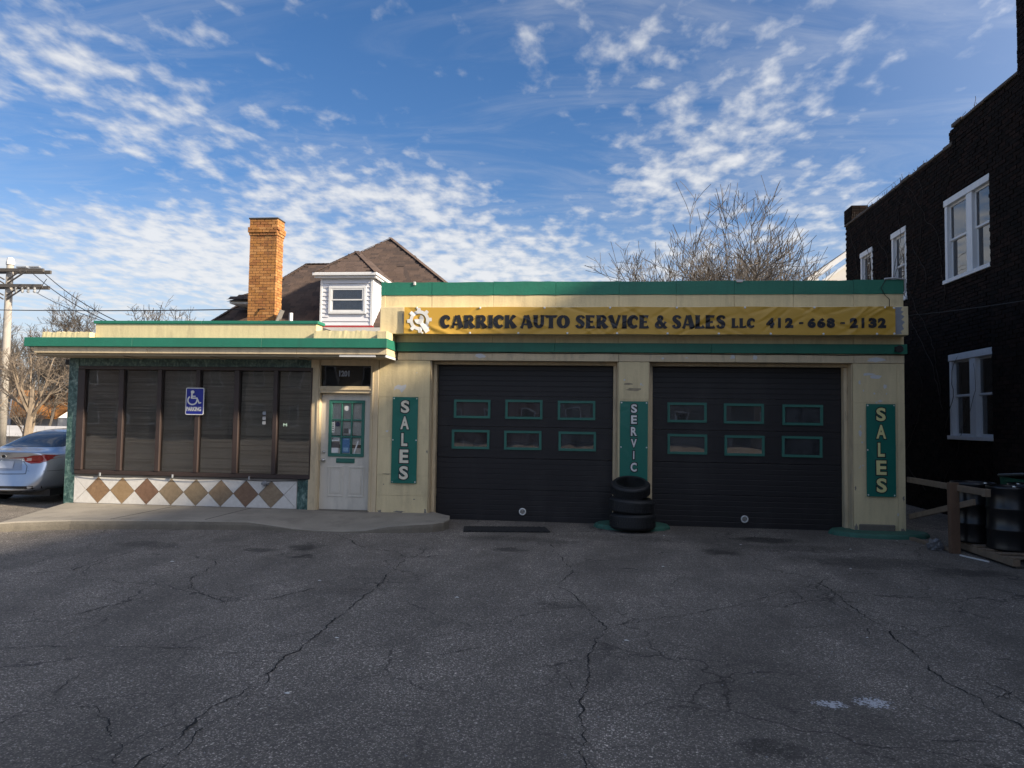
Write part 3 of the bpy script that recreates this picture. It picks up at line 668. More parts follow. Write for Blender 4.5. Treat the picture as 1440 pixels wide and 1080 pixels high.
# --- canopy over the office
CY = -.68
def canopy_poly(x0, x1, z0, z1, yf, name, mat, yb=-.002):
    S(name, x0, x1, yf, yb, z0, z1, mat=mat, bev=.004)
for a, b in zip([-9.99, -7.95, -5.6], [-7.953, -5.603, -3.41]):
    canopy_poly(a, b, 2.948, 3.108, CY, 'canopy_band', GREEN, yb=4.5)
for a, b in zip([-9.83, -7.7, -5.0], [-7.703, -5.003, -3.425]):
    canopy_poly(a, b, 2.838, 2.946, CY+.05, 'canopy_fascia', BEIGE2, yb=4.45)
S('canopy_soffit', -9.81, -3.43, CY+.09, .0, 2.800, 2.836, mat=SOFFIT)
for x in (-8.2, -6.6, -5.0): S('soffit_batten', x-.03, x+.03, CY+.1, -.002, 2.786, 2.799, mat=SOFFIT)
S('soffit_trim', -4.25, -3.62, CY+.06, CY+.088, 2.798, 2.836, mat=PEEL, bev=.002); S('soffit_trim', -3.455, -3.428, CY+.06, -.004, 2.792, 2.835, mat=PEEL, bev=.002)
# office parapet: low block at left, higher wall in the middle, rough low edge at right
S('office_parapet', -8.93, -4.79, -.28, .0, 3.11, 3.40, mat=BEIGE)
for a, b in zip([-8.96, -6.9], [-6.902, -4.76]): S('office_parapet_cap', a, b, -.30, .05, 3.402, 3.455, mat=GREEN)
S('office_parapet', -8.93, -4.79, .002, 4.4, 3.0, 3.38, mat=TARROOF)
def rough(x0, x1, y0, y1, z0, z1, mat):
    bm = BM(); n = 26; A = []
    for i in range(n+1):
        x = x0+(x1-x0)*i/n; zt = z1+rnd.uniform(-.014, .010)
        A.append([bm.verts.new(p) for p in ((x, y0, z0), (x, y0+rnd.uniform(0, .01), zt), (x, y1, zt), (x, y1, z0))])
    for a, b in zip(A, A[1:]):
        for k in range(4): bm.faces.new((a[k], b[k], b[(k+1) % 4], a[(k+1) % 4]))
    bm.faces.new(A[0]); bm.faces.new(A[-1][::-1]); obj('roof_edge', bm, mat, shop)
rough(-9.86, -8.94, -.42, 3, 3.11, 3.235, BEIGE); rough(-4.785, -3.60, -.42, -.005, 3.11, 3.27, BEIGE)
S('roof_edge', -3.598, -3.435, -.62, -.005, 3.11, 3.24, mat=BEIGE)
S('gutter', -9.97, -9.62, .35, .6, 2.70, 2.80, mat=TARROOF)
# --- office front
S('marble_pillar', -9.62, -9.42, 0, .3, .10, 2.80, mat=MARBLE, bev=.004)
S('marble_header', -9.418, -4.955, .01, .3, 2.655, 2.80, mat=MARBLE, bev=.003)
S('marble_panel', -5.17, -4.975, .005, .3, .10, .665, mat=MARBLE, bev=.003)
S('side_wall', -9.60, -9.3, .302, 4.4, 0, 2.9, mat=BEIGE2, bev=0); S('rear_wall', -9.3, -3.74, 4.2, 4.4, 0, 2.94, bev=0)
S('interior_floor', -9.3, -3.74, .31, 4.2, .08, .135, mat=DARKROOM, bev=0)
S('office_back_partition', -9.3, -3.74, 2.6, 2.65, .14, 2.79, mat=DARKROOM, bev=0)
S('interior_ceiling', -9.3, -3.74, .302, 4.2, 2.80, 2.832, mat=DARKROOM, bev=0)
# storefront
bm = BM()
PANES = [(-9.253, -8.628), (-8.488, -7.882), (-7.754, -7.144), (-7.018, -6.415), (-6.273, -5.678), (-5.553, -4.985)]
bx(bm, -9.417, -4.94, -.02, .12, .672, .745, .004); bx(bm, -9.417, -4.94, -.025, .12, 2.595, 2.652, .004)
front = obj('storefront_window', bm, BROWNMETAL, shop)
PANES = [(a-.022, b+.022) for a, b in PANES]
edges = [-9.417] + [v for p in PANES for v in p] + [-4.94]
for a, b in zip(edges[0::2], edges[1::2]): box('mullion', a, b, -.03, .10, .747, 2.593, BROWNMETAL, front, bev=.006)
SHOPGLASS = glass('shop_glass', (.76, .74, .71), .0, 1.0, .08, dust_sheen=.03, ior=1.6)
for k, (a, b) in enumerate(PANES):
    box('pane', a, b, .020, .027, .747, 2.593, SHOPGLASS, front, bev=0)
    V, F = [], []; z = .76; tilt = R([58, 52, 60, 55, 54, 50][k])
    while z < 2.58:
        w = .0125; dy, dz = w*math.cos(tilt), w*math.sin(tilt); yc = .075; sag = rnd.uniform(-.0015, .0015)
        if abs(z-1.63) < .008 and k in (0, 5): z += .022; continue
        t2 = tilt + rnd.uniform(-.22, .22)*(1.9 if z < 1.5 else 1); dy, dz = w*math.cos(t2), w*math.sin(t2)
        bI = len(V); V += [(a+.004, yc-dy, z-dz+sag), (b-.004, yc-dy, z-dz-sag), (b-.004, yc+dy, z+dz-sag), (a+.004, yc+dy, z+dz+sag)]; F.append((bI, bI+1, bI+2, bI+3)); z += .0215
    pyobj('blind_slats', V, F, BLIND, front, kind='stuff')
bm = BM(); bx(bm, -5.86, -5.80, .012, .018, 1.80, 1.86); bx(bm, -5.86, -5.80, .012, .018, 1.71, 1.77); bx(bm, -5.86, -5.80, .012, .018, 1.63, 1.69); obj('window_sticker', bm, PEELGREY, front)
V, F = text_fit('M', -5.47, -5.40, 1.60, 1.655, .017, .03); pyobj('window_lettering', V, F, pm('pale_green_print', (.45, .62, .52), .5), front)
# tile band: diamonds between white triangles
band = box('tile_band', -9.42, -5.172, .012, .3, .12, .664, GROUT, shop, bev=0)
def tile(pts, mat, h=.0):
    cx = sum(p[0] for p in pts)/len(pts); cz = sum(p[1] for p in pts)/len(pts)
    q = []
    for x, z in pts:
        d = math.hypot(x-cx, z-cz); k = (d-.006)/d; q.append((cx+(x-cx)*k, cz+(z-cz)*k))
    bm = BM(); prism(bm, q, -.002-h, .016); obj('tile', bm, mat, band)
Z0, Z1 = .145, .625; ZM = (Z0+Z1)/2
tx = [-9.415 + (4.238)*i/18 for i in range(19)]
for i in range(8):
    c = tx[2+2*i]; l, r = tx[1+2*i], tx[3+2*i]
    tile([(l, ZM), (c, Z0), (r, ZM), (c, Z1)], TILEBROWN[i], rnd.uniform(0, .0015))
for i in range(7):
    l, r, m_ = tx[2+2*i], tx[4+2*i], tx[3+2*i]
    tile([(l, Z1), (m_, ZM), (r, Z1)], TILEWHITE); tile([(l, Z0), (r, Z0), (m_, ZM)], TILEWHITE)
for e, i, c in ((tx[0], tx[1], tx[2]), (tx[18], tx[17], tx[16])):
    tile([(e, Z0), (e, Z1), (i, ZM)], TILEWHITE); tile([(e, Z1), (c, Z1), (i, ZM)], TILEWHITE); tile([(e, Z0), (i, ZM), (c, Z0)], TILEWHITE)
# cable drooping along the sill, with small clips and a lamp
bm = BM(); pts = []
for i in range(49):
    x = -9.3+4.3*i/48; pts.append((x, -.032, .668 - .045*abs(math.sin(math.pi*(x+9.3)/1.42))**.7))
tube(bm, pts, .006, 5); obj('cable', bm, WIREMAT, shop)
for x in (-8.9, -7.5, -6.05): S('clip', x-.012, x+.012, -.045, -.02, .64, .70, mat=PEELGREY, bev=.002)
bm = BM(); tube(bm, [(-5.78, -.03, .60), (-5.74, -.05, .58), (-5.70, -.07, .60)], [.03, .05, .02], 8); bx(bm, -5.82, -5.68, -.045, -.03, .56, .60); obj('wall_lamp', bm, pm('lamp_grey', (.22, .23, .24), .4), shop)
# --- entrance
bm = BM()
bx(bm, -4.972, -4.80, -.01, .16, .12, 2.80, .005); bx(bm, -3.878, -3.732, -.008, .16, .12, 2.80, .005)
bx(bm, -4.798, -3.88, -.004, .16, 2.205, 2.33, .006); bx(bm, -4.798, -3.88, -.004, .16, 2.70, 2.80, .006)
dfr = obj('door_frame', bm, BEIGE2, shop)
bm = BM(); bx(bm, -4.85, -4.825, -.022, -.011, .12, 2.80, .003); bx(bm, -3.85, -3.825, -.022, -.009, .12, 2.80, .003); bx(bm, -4.80, -3.87, -.02, -.005, 2.26, 2.285, .003); obj('frame_moulding', bm, BEIGE2, dfr)
box('transom_pane', -4.79, -3.89, .05, .056, 2.332, 2.698, glass('transom_glass', (.32, .28, .22), .0, 1.0, .1), dfr, bev=0)
V, F = text_fit('1201', -4.475, -4.285, 2.505, 2.61, .047, .05); pyobj('house_number', V, F, PEELGREY, dfr)
box('sill', -4.83, -3.85, -.06, .16, .10, .14, KERB, dfr)
bm = BM()
DX0, DX1, DY = -4.797, -3.883, .10
LX0, LX1, LZ0, LZ1 = -4.645, -4.01, 1.09, 2.075
bx(bm, DX0, LX0, DY, DY+.045, .145, 2.20); bx(bm, LX1, DX1, DY, DY+.045, .145, 2.20); bx(bm, LX0, LX1, DY, DY+.045, LZ1, 2.20); bx(bm, LX0, LX1, DY, DY+.045, .145, LZ0)
door = obj('entrance_door', bm, DOORGREY, shop)
bm = BM()
for a, b in ((-4.615, -4.408), (-4.241, -4.024)):
    z0, z1 = .40, .88
    for (c, d, e, f) in ((a-.035, b+.035, z1, z1+.03), (a-.035, b+.035, z0-.03, z0), (a-.035, a-.008, z0, z1), (b+.008, b+.035, z0, z1)): bx(bm, c, d, DY-.010, DY-.001, e, f, .004)
    bx(bm, a+.02, b-.02, DY-.008, DY-.001, z0+.03, z1-.03, .006)
obj('raised_panel', bm, DOORGREY, door)
bm = BM(); t = .045
bx(bm, LX0-.01, LX1+.01, DY-.022, DY+.02, LZ1-t, LZ1+.01, .004); bx(bm, LX0-.01, LX1+.01, DY-.022, DY+.02, LZ0-.01, LZ0+t, .004); bx(bm, LX0-.01, LX0+t, DY-.0218, DY+.02, LZ0+t, LZ1-t, .004); bx(bm, LX1-t, LX1+.01, DY-.0218, DY+.02, LZ0+t, LZ1-t, .004)
pw, ph = (LX1-LX0-2*t)/3, (LZ1-LZ0-2*t)/3
for k in (1, 2):
    bx(bm, LX0+t+pw*k-.014, LX0+t+pw*k+.014, DY-.018, DY+.018, LZ0+t, LZ1-t, .003)
    bx(bm, LX0+t, LX1-t, DY-.0165, DY+.0165, LZ0+t+ph*k-.014, LZ0+t+ph*k+.014, .003)
obj('glazing_bars', bm, GREEN2, door)
DGLASS = glass('door_glass', (.96, .96, .95), .0, 1.0, .03)
for i in range(3):
    for k in range(3): box('pane', LX0+t+pw*i+.014, LX0+t+pw*(i+1)-.014, DY+.004, DY+.009, LZ0+t+ph*k+.014, LZ0+t+ph*(k+1)-.014, DGLASS, door, bev=0)
V, F = [], []; z = 1.12
while z < 2.05:
    if not (1.235 < z < 1.30 or 1.435 < z < 1.46):
        b0 = len(V); V += [(LX0+.004, DY+.022, z-.009), (LX1-.004, DY+.022, z-.009), (LX1-.004, DY+.028, z+.009), (LX0+.004, DY+.028, z+.009)]; F.append((b0, b0+1, b0+2, b0+3))
    z += .0205
pyobj('blind_slats', V, F, BLINDW, door, kind='stuff')
def sticker(x0, x1, z0, z1, mat, name='sticker'): return box(name, x0, x1, DY+.0015, DY+.0035, z0, z1, mat, door, bev=0)
PAPER = pm('white_paper', (.74, .74, .72), .6, .04, 5); DBLUE = pm('blue_paper', (.07, .17, .33), .5, .35, 30, .2, 90); NAVY = pm('navy_disc', (.02, .022, .06), .5)
LBLUE = pm('pale_blue_paper', (.22, .36, .50), .5, .3, 40); GREYP = pm('grey_photo_print', (.10, .09, .085), .5, .5, 25, .2, 60)
sticker(-4.607, -4.55, 1.505, 1.735, PAPER); sticker(-4.607, -4.455, 1.355, 1.425, PAPER); sticker(-4.60, -4.455, 1.24, 1.335, GREYP); sticker(-4.605, -4.47, 1.145, 1.235, PAPER)
sticker(-4.405, -4.265, 1.15, 1.41, DBLUE); sticker(-4.39, -4.28, 1.385, 1.40, LBLUE, 'notice').location = (0, -.004, 0); sticker(-4.38, -4.29, 1.17, 1.24, LBLUE, 'notice').location = (0, -.004, 0)
sticker(-4.285, -4.225, 1.49, 1.57, PAPER); sticker(-4.38, -4.30, 1.50, 1.58, GREYP)
for cx, cz, r, mt in ((-4.335, 1.94, .046, PAPER), (-4.495, 1.655, .042, NAVY)):
    bm = BM(); prism(bm, [(cx+r*math.cos(a), cz+r*math.sin(a)) for a in [2*math.pi*i/20 for i in range(20)]], DY+.001, DY+.003); obj('sticker', bm, mt, door)
bm = BM()
for k, z in enumerate((1.54, 1.585, 1.62, 1.66, 1.70)): bx(bm, -4.592, -4.565, DY+.0004, DY+.0012, z-.012, z+.006)
bx(bm, -4.59, -4.57, DY+.0004, DY+.0012, 1.38, 1.41); bx(bm, -4.565, -4.475, DY+.0004, DY+.0012, 1.383, 1.398); obj('notice_print', bm, BLACKPRINT, door)
bm = BM(); q = [(-4.2, 1.13), (-4.175, 1.13), (-4.10, 1.36), (-4.125, 1.36)]; prism(bm, q, DY+.001, DY+.003); obj('tape', bm, PAPER, door)
ms = box('mail_slot', -4.503, -4.165, DY-.016, DY-.001, .968, 1.050, GREEN2, door, bev=.005)
box('slot_flap', -4.485, -4.183, DY-.022, DY-.017, .985, 1.033, GREEN2, door, bev=.004)
for z, r in ((1.155, .030), (1.012, .034)):
    bm = BM(); M = Matrix.Translation((-4.735, DY, z)) @ Matrix.Rotation(R(90), 4, 'X')
    lathe(bm, [(0.001, .062), (r*.7, .060), (r, .045), (r*.8, .028), (.014, .020), (.016, .010), (r*1.05, .006), (r*1.1, -.001)] if z < 1.1 else [(.001, .026), (r*.6, .026), (r*.8, .018), (r, .008), (r, -.001)], 20, M); obj('door_knob' if z < 1.1 else 'deadbolt', bm, STEEL, door, smooth=True)

# ================================================================== BANNERS AND SIGNS
def gauss(x, z, cx, cz, ang, L, w):
    dx, dz = x-cx, z-cz; u = dx*math.cos(ang)+dz*math.sin(ang); v = -dx*math.sin(ang)+dz*math.cos(ang)
    return math.exp(-(u/L)**2)*math.exp(-(v/w)**2)
FOLDS = [(rnd.uniform(-3.1, 4.8), rnd.choice((3.66, 3.28, 3.45)), rnd.choice((-1, 1))*rnd.uniform(.25, .75), rnd.uniform(.15, .42), rnd.uniform(.012, .026), rnd.choice((-1, 1))*rnd.uniform(.006, .014)) for _ in range(60)]
def wrinkle(x, z): return -.014 + .004*math.sin(x*2.1)+sum(a*gauss(x, z, cx, cz, an, L, w) for cx, cz, an, L, w, a in FOLDS if abs(x-cx) < 1.0)
BX0, BX1, BZ0, BZ1, BY = -3.225, 4.855, 3.236, 3.694, -.286
ban = empty('shop_banner', (.8, BY, BZ0), 'long yellow vinyl banner with gear logo and phone number above the garage bays', 'banner')
nx, nz = 300, 20
V = [(BX0+(BX1-BX0)*i/nx, 0, BZ0+(BZ1-BZ0)*k/nz) for k in range(nz+1) for i in range(nx+1)]
V = [(x, BY+wrinkle(x, z), z + (.004*math.sin(x*3.1) if z < BZ0+.01 or z > BZ1-.01 else 0)) for x, y, z in V]
F = [(k*(nx+1)+i, k*(nx+1)+i+1, (k+1)*(nx+1)+i+1, (k+1)*(nx+1)+i) for k in range(nz) for i in range(nx)]
pyobj('banner_sheet', V, F, YELLOW, ban, smooth=True)
def wr2(x, z): return wrinkle(x, z) - .008
V, F = [], []
def addtext(s, x0, x1, z0, z1, off, sp=1.0):
    n = len(s); gap = .12*(x1-x0)/n
    for i, c in enumerate(s):
        a = x0+(x1-x0)*i/n; w = (x1-x0)/n; b = a+w-gap
        if c == '1': a, b = a+w*.26, a+w*.56
        v, f = text_fit(c, a, b, z0, z1, BY, off, wr2); pyobj('digit', v, f, BLACKPRINT, ban)
# heavy flared capitals drawn as strokes of changing width: (x, y, half-width)
def arcp(cx, cy, rx, ry, a0, a1, w0, wm, w1, n=14):
    return [(cx+rx*math.cos(R(a0+(a1-a0)*i/n)), cy+ry*math.sin(R(a0+(a1-a0)*i/n)), (w0+(wm-w0)*math.sin(math.pi*i/n) if i <= n/2 else w1+(wm-w1)*math.sin(math.pi*i/n))) for i in range(n+1)]
def stem(x, y0=0, y1=1, w=.15): return [(x, y0, w*1.22), (x, y0+.14, w), (x, (y0+y1)/2, w*.94), (x, y1-.14, w), (x, y1, w*1.2)]
GL = {
'C': (.86, [arcp(.48, .5, .33, .385, 42, 318, .10, .165, .085), [(.70, .60, .02), (.73, .74, .075), (.72, .90, .03)]]),
'A': (1.0, [[(.10, 0, .15), (.16, .12, .085), (.42, .98, .085)], [(.86, 0, .21), (.80, .12, .175), (.56, 1, .13)], [(.25, .30, .065), (.70, .30, .065)]]),
'R': (.95, [stem(.20), arcp(.42, .72, .24, .205, 100, -100, .075, .13, .07), [(.22, .925, .075), (.45, .925, .075)], [(.22, .50, .06), (.45, .50, .06)], [(.44, .50, .11), (.60, .25, .15), (.80, .0, .20)]]),
'I': (.42, [stem(.21)]),
'K': (.98, [stem(.20), [(.36, .46, .06), (.55, .70, .09), (.80, 1.0, .16)], [(.42, .60, .11), (.62, .30, .16), (.82, 0, .20)]]),
'U': (.95, [[(.20, 1, .18), (.20, .85, .145), (.20, .42, .145)], [(.74, 1, .16), (.74, .85, .12), (.74, .42, .12)], arcp(.47, .42, .27, .31, 180, 360, .145, .11, .12)]),
'T': (.90, [[(.02, .86, .13), (.10, .90, .10), (.45, .90, .085), (.80, .90, .10), (.88, .86, .13)], stem(.45, 0, .92, .15)]),
'O': (.98, [arcp(.49, .5, .335, .405, 90, 270, .085, .165, .085), arcp(.49, .5, .335, .405, 270, 450, .085, .165, .085)]),
'S': (.78, [[(.66, .74, .10), (.60, .87, .085), (.44, .92, .085), (.26, .86, .11), (.20, .72, .135), (.30, .58, .145), (.48, .46, .15), (.58, .32, .14), (.54, .15, .115), (.38, .08, .085), (.20, .12, .09), (.12, .26, .11)]]),
'E': (.80, [stem(.20), [(.2, .91, .085), (.55, .91, .085), (.70, .87, .12)], [(.2, .5, .07), (.5, .5, .07), (.60, .5, .10)], [(.2, .09, .085), (.58, .09, .085), (.73, .14, .13)]]),
'V': (.98, [[(.08, 1, .19), (.16, .86, .16), (.48, .02, .12)], [(.84, 1, .11), (.78, .80, .09), (.52, .02, .10)]]),
'L': (.78, [stem(.20), [(.2, .09, .085), (.55, .09, .085), (.71, .16, .14)]]),
'&': (.98, [[(.92, .0, .11), (.62, .28, .12), (.38, .60, .115), (.32, .78, .10), (.44, .92, .08), (.58, .84, .085), (.56, .68, .09), (.36, .52, .10), (.20, .32, .13), (.22, .16, .12), (.42, .08, .085), (.64, .16, .075), (.80, .40, .07), (.88, .52, .09)]])}
def cat(p, n=6):
    if len(p) < 3: return p
    q = [p[0]] + list(p) + [p[-1]]; o = []
    for i in range(1, len(q)-2):
        for k in range(n):
            u = k/n; o.append(tuple(.5*(2*q[i][j]+(-q[i-1][j]+q[i+1][j])*u+(2*q[i-1][j]-5*q[i][j]+4*q[i+1][j]-q[i+2][j])*u*u+(-q[i-1][j]+3*q[i][j]-3*q[i+1][j]+q[i+2][j])*u**3) for j in range(3)))
    o.append(q[-2]); return o
def heavy(word, x0, x1, z0, z1):
    adv = sum(GL[c][0] for c in word) + .04*(len(word)-1); kx = (x1-x0)/adv; kz = z1-z0; pen = 0; lay = 0
    for c in word:
        w, strokes = GL[c]; V, F = [], []
        for st in strokes:
            lay = (lay+1) % 5; pts = cat(st) if len(st) != 15 else st; b = len(V); n = len(pts)
            for i, (x, y, hw) in enumerate(pts):
                a_, c_ = pts[max(i-1, 0)], pts[min(i+1, n-1)]; dx, dy = (c_[0]-a_[0])*kx, (c_[1]-a_[1])*kz; L = math.hypot(dx, dy) or 1
                for s_ in (-1, -.5, 0, .5, 1):
                    hw_ = hw*1.16*(kx*.6+kz*.4); X = x0+(pen+x)*kx - s_*dy/L*hw_; Z = z0+y*kz + s_*dx/L*hw_*.92; Z = min(z1+.004, max(z0-.004, Z))
                    V.append((X, BY+wr2(X, Z)-.0004*lay, Z))
            for i in range(n-1): F.extend((b+5*i+q, b+5*i+q+1, b+5*i+q+6, b+5*i+q+5) for q in range(4))
        pen += w + .04; pyobj('letter', V, F, BLACKPRINT, ban)
for s, x0, x1 in (('CARRICK', -2.588, -1.269), ('AUTO', -1.209, -.377), ('SERVICE', -.279, .951), ('&', 1.034, 1.24), ('SALES', 1.318, 2.191)): heavy(s, x0, x1, 3.332, 3.556)
heavy('LLC', 2.283, 2.663, 3.345, 3.505)
for s, x0, x1 in (('412', 2.837, 3.283), ('668', 3.491, 3.938), ('2132', 4.148, 4.728)): addtext(s, x0, x1, 3.347, 3.512, .075, 1.15)
for x0 in (3.356, 4.004):
    pyobj('dash', [(x, BY+wr2(x, z), z) for x, z in ((x0, 3.412), (x0+.07, 3.412), (x0+.07, 3.442), (x0, 3.442))], [(0, 1, 2, 3)], BLACKPRINT, ban)
# gear with a wrench cut into it
gx, gz, gr = -2.952, 3.466, .215
V, F = [], []
def ringpoly(outer, inner):
    n = len(outer); b = len(V)
    for p in outer: V.append((gx+p[0], BY+wr2(gx+p[0], gz+p[1]), gz+p[1]))
    for p in inner: V.append((gx+p[0], BY+wr2(gx+p[0], gz+p[1]), gz+p[1]))
    for i in range(n): F.append((b+i, b+(i+1) % n, b+n+(i+1) % n, b+n+i))
outer, inner = [], []; nT = 8
for i in range(nT*12):
    a = 2*math.pi*i/(nT*12); ph_ = (i % 12)/12
    r = gr if ph_ < .36 else gr*.80
    outer.append((r*math.sin(a-.20), r*math.cos(a-.20))); inner.append((gr*.54*math.sin(a-.20), gr*.54*math.cos(a-.20)))
ringpoly(outer, inner); pyobj('gear_logo', V, F, WHITEPRINT, ban)
V, F = [], []
def poly(pts, dy=-.0012, cx=gx, cz=gz):
    b = len(V); V.extend((cx+x, BY+wr2(cx+x, cz+z)+dy, cz+z) for x, z in pts); F.append(tuple(range(b, b+len(pts))))
def strokepoly(a, b_, w0, w1, **k):
    a = Vector(a); b_ = Vector(b_); d = (b_-a).normalized(); s = Vector((-d.y, d.x)); poly([tuple(a-s*w0), tuple(b_-s*w1), tuple(b_+s*w1), tuple(a+s*w0)], **k)
strokepoly((.02, -.03), (.15, -.20), .032, .042)
n = 18; c0 = (-.005, .015); jaw = []
for i in range(n+1):
    a = R(125+52) + (2*math.pi-R(104))*i/n; jaw.append((c0[0]+.082*math.cos(a), c0[1]+.082*math.sin(a)))
poly(jaw+[(c0[0]+.035*math.cos(R(125-40)), c0[1]+.035*math.sin(R(125-40))), (c0[0]-.0, c0[1]-.0), (c0[0]+.035*math.cos(R(125+40)), c0[1]+.035*math.sin(R(125+40)))], dy=-.0018)
pyobj('wrench_logo', V, F, WHITEPRINT, ban)
V, F = [], []; strokepoly((.075, -.085), (.165, -.17), .0, .0) if False else None
bm = BM()
for x, z in [(-2.9+.83*i, BZ0+.014) for i in range(10)] + [(-3.0+1.1*i, BZ1-.012) for i in range(8)] + [(BX1-.02, BZ0+.02), (BX1-.02, BZ1-.02)]:
    M = Matrix.Translation((x, BY-.022, z)) @ Matrix.Rotation(R(90), 4, 'X'); lathe(bm, [(.001, .004), (.015, .003), (.019, -.004)], 10, M)
obj('grommet', bm, WHITEPRINT, ban)

def vbanner(label, x0, x1, z0, z1, word, lmat, zl, seed, group=None, cut=None):
    b_ = empty('vertical_banner', ((x0+x1)/2, -.02, z0), label, 'banner')
    rr = random.Random(seed); fo = [(rr.uniform(x0, x1), rr.uniform(z0, z1), rr.choice((-1, 1))*rr.uniform(.4, 1.2), rr.uniform(.1, .3), rr.uniform(.012, .03), rr.uniform(-.008, .008)) for _ in range(18)]
    def w(x, z): return -.028 + sum(a*gauss(x, z, *q) for *q, a in fo) - .006*math.sin(math.pi*(x-x0)/(x1-x0))
    nx, nz = 16, 50
    V = [(x0+(x1-x0)*i/nx, w(x0+(x1-x0)*i/nx, z0+(z1-z0)*k/nz), z0+(z1-z0)*k/nz) for k in range(nz+1) for i in range(nx+1)]
    F = [(k*(nx+1)+i, k*(nx+1)+i+1, (k+1)*(nx+1)+i+1, (k+1)*(nx+1)+i) for k in range(nz) for i in range(nx)]
    pyobj('banner_sheet', V, F, VINYLGREEN, b_, smooth=True)
    xc = (x0+x1)/2
    for ch, (la, lb) in zip(word, zl):
        za, zb = z1-(z1-z0)*lb, z1-(z1-z0)*la; h = zb-za; hw = h*(.34 if ch not in 'I' else .07)
        if ch == 'L': hw = h*.24
        for nm, off, mt, g, e in (('letter_outline', .082, BLACKPRINT, -.005, .016), ('letter', .034, lmat, -.0075, 0)):
            v, f = text_fit(ch, xc-hw-e, xc+hw+e, za-e, zb+e, 0, off, lambda x, z: w(x, z)+g); pyobj(nm, v, f, mt, b_)
    bm = BM()
    for x, z in ((x0+.025, z1-.025), (x1-.025, z1-.025), (x0+.025, z0+.025), (x1-.025, z0+.025), (x0+.02, (z0+z1)/2), (x1-.02, (z0+z1)/2)):
        M = Matrix.Translation((x, -.028, z)) @ Matrix.Rotation(R(90), 4, 'X'); lathe(bm, [(.001, .004), (.012, .003), (.015, -.004)], 10, M)
    obj('grommet', bm, WHITEPRINT, b_)
SL = [(.04, .185), (.225, .375), (.42, .57), (.61, .765), (.80, .955)]
vbanner('green vertical banner with cream letters on the pier beside the office door', -3.466, -3.01, .646, 2.150, 'SALES', CREAMPRINT, SL, 3)
vbanner('green vertical banner with yellowish letters on the far right corner pier', 4.488, 4.946, .621, 2.131, 'SALES', YCREAM, SL, 4)
V6 = [(.025, .133), (.165, .27), (.31, .42), (.46, .565), (.61, .71), (.755, .865), (.90, 1.0)]
vbanner('green vertical banner on the pier between the garage doors, its foot behind the tyres', .490, .958, .57, 2.125, 'SERVIC', WHITEPRINT, [(a*.87+.01, b*.87+.01) for a, b in V6], 5)

# accessible parking sign
asg = empty('parking_sign', (-7.115, -.06, 1.78), 'blue and white accessible parking sign on a window mullion of the office', 'sign')
ax, az = -7.115, 2.027; AW, AH = .175, .245
def rrect(w, h, r, n=5):
    return [(ax+sx*(w-r)+r*math.cos(a0+R(90)*i/n), az+sz*(h-r)+r*math.sin(a0+R(90)*i/n)) for sx, sz, a0 in ((1, 1, 0), (-1, 1, R(90)), (-1, -1, R(180)), (1, -1, R(270))) for i in range(n+1)]
bm = BM(); prism(bm, rrect(AW, AH, .03), -.052, -.047); obj('sign_plate', bm, WHITEPRINT, asg)
bm = BM(); prism(bm, rrect(AW-.016, AH-.016, .016), -.0545, -.0525); obj('sign_field', bm, BLUEPRINT, asg)
V, F = [], []
def sp(pts, y=-.0565):
    b = len(V); V.extend((x, y, z) for x, z in pts); F.append(tuple(range(b, b+len(pts))))
def sgx(u): return ax-AW+2*AW*(u-205)/(650-205)
def sgz(v): return az+AH-2*AH*(v-180)/(880-180)
sp([(sgx(370+45*math.cos(a)), sgz(292+42*math.sin(a))) for a in [2*math.pi*i/18 for i in range(18)]])
def ss(a, b, w, y):
    a = Vector((sgx(a[0]), sgz(a[1]))); b = Vector((sgx(b[0]), sgz(b[1]))); d = (b-a).normalized(); s = Vector((-d.y, d.x))*w; sp([tuple(a-s), tuple(b-s), tuple(b+s), tuple(a+s)], y)
ss((358, 310), (352, 462), .016, -.0568); ss((355, 402), (448, 402), .010, -.0570); ss((345, 450), (490, 450), .012, -.0572); ss((478, 445), (540, 582), .013, -.0574); ss((530, 580), (588, 562), .011, -.0576)
wc = (372, 505); n = 26
for i in range(n):
    a0, a1 = R(-10)+R(245)*i/n, R(-10)+R(245)*(i+1)/n
    def wp(a, r): return (sgx(wc[0]+r*math.cos(a)), sgz(wc[1]+r*math.sin(a)))
    sp([wp(a0, 128), wp(a1, 128), wp(a1, 92), wp(a0, 92)], -.0566)
v, f = text_fit('PARKING', sgx(232), sgx(592), sgz(785), sgz(672), -.0566, .05); b = len(V); V += v; F += [tuple(b+i for i in q) for q in f]
pyobj('sign_symbols', V, F, WHITEPRINT, asg)

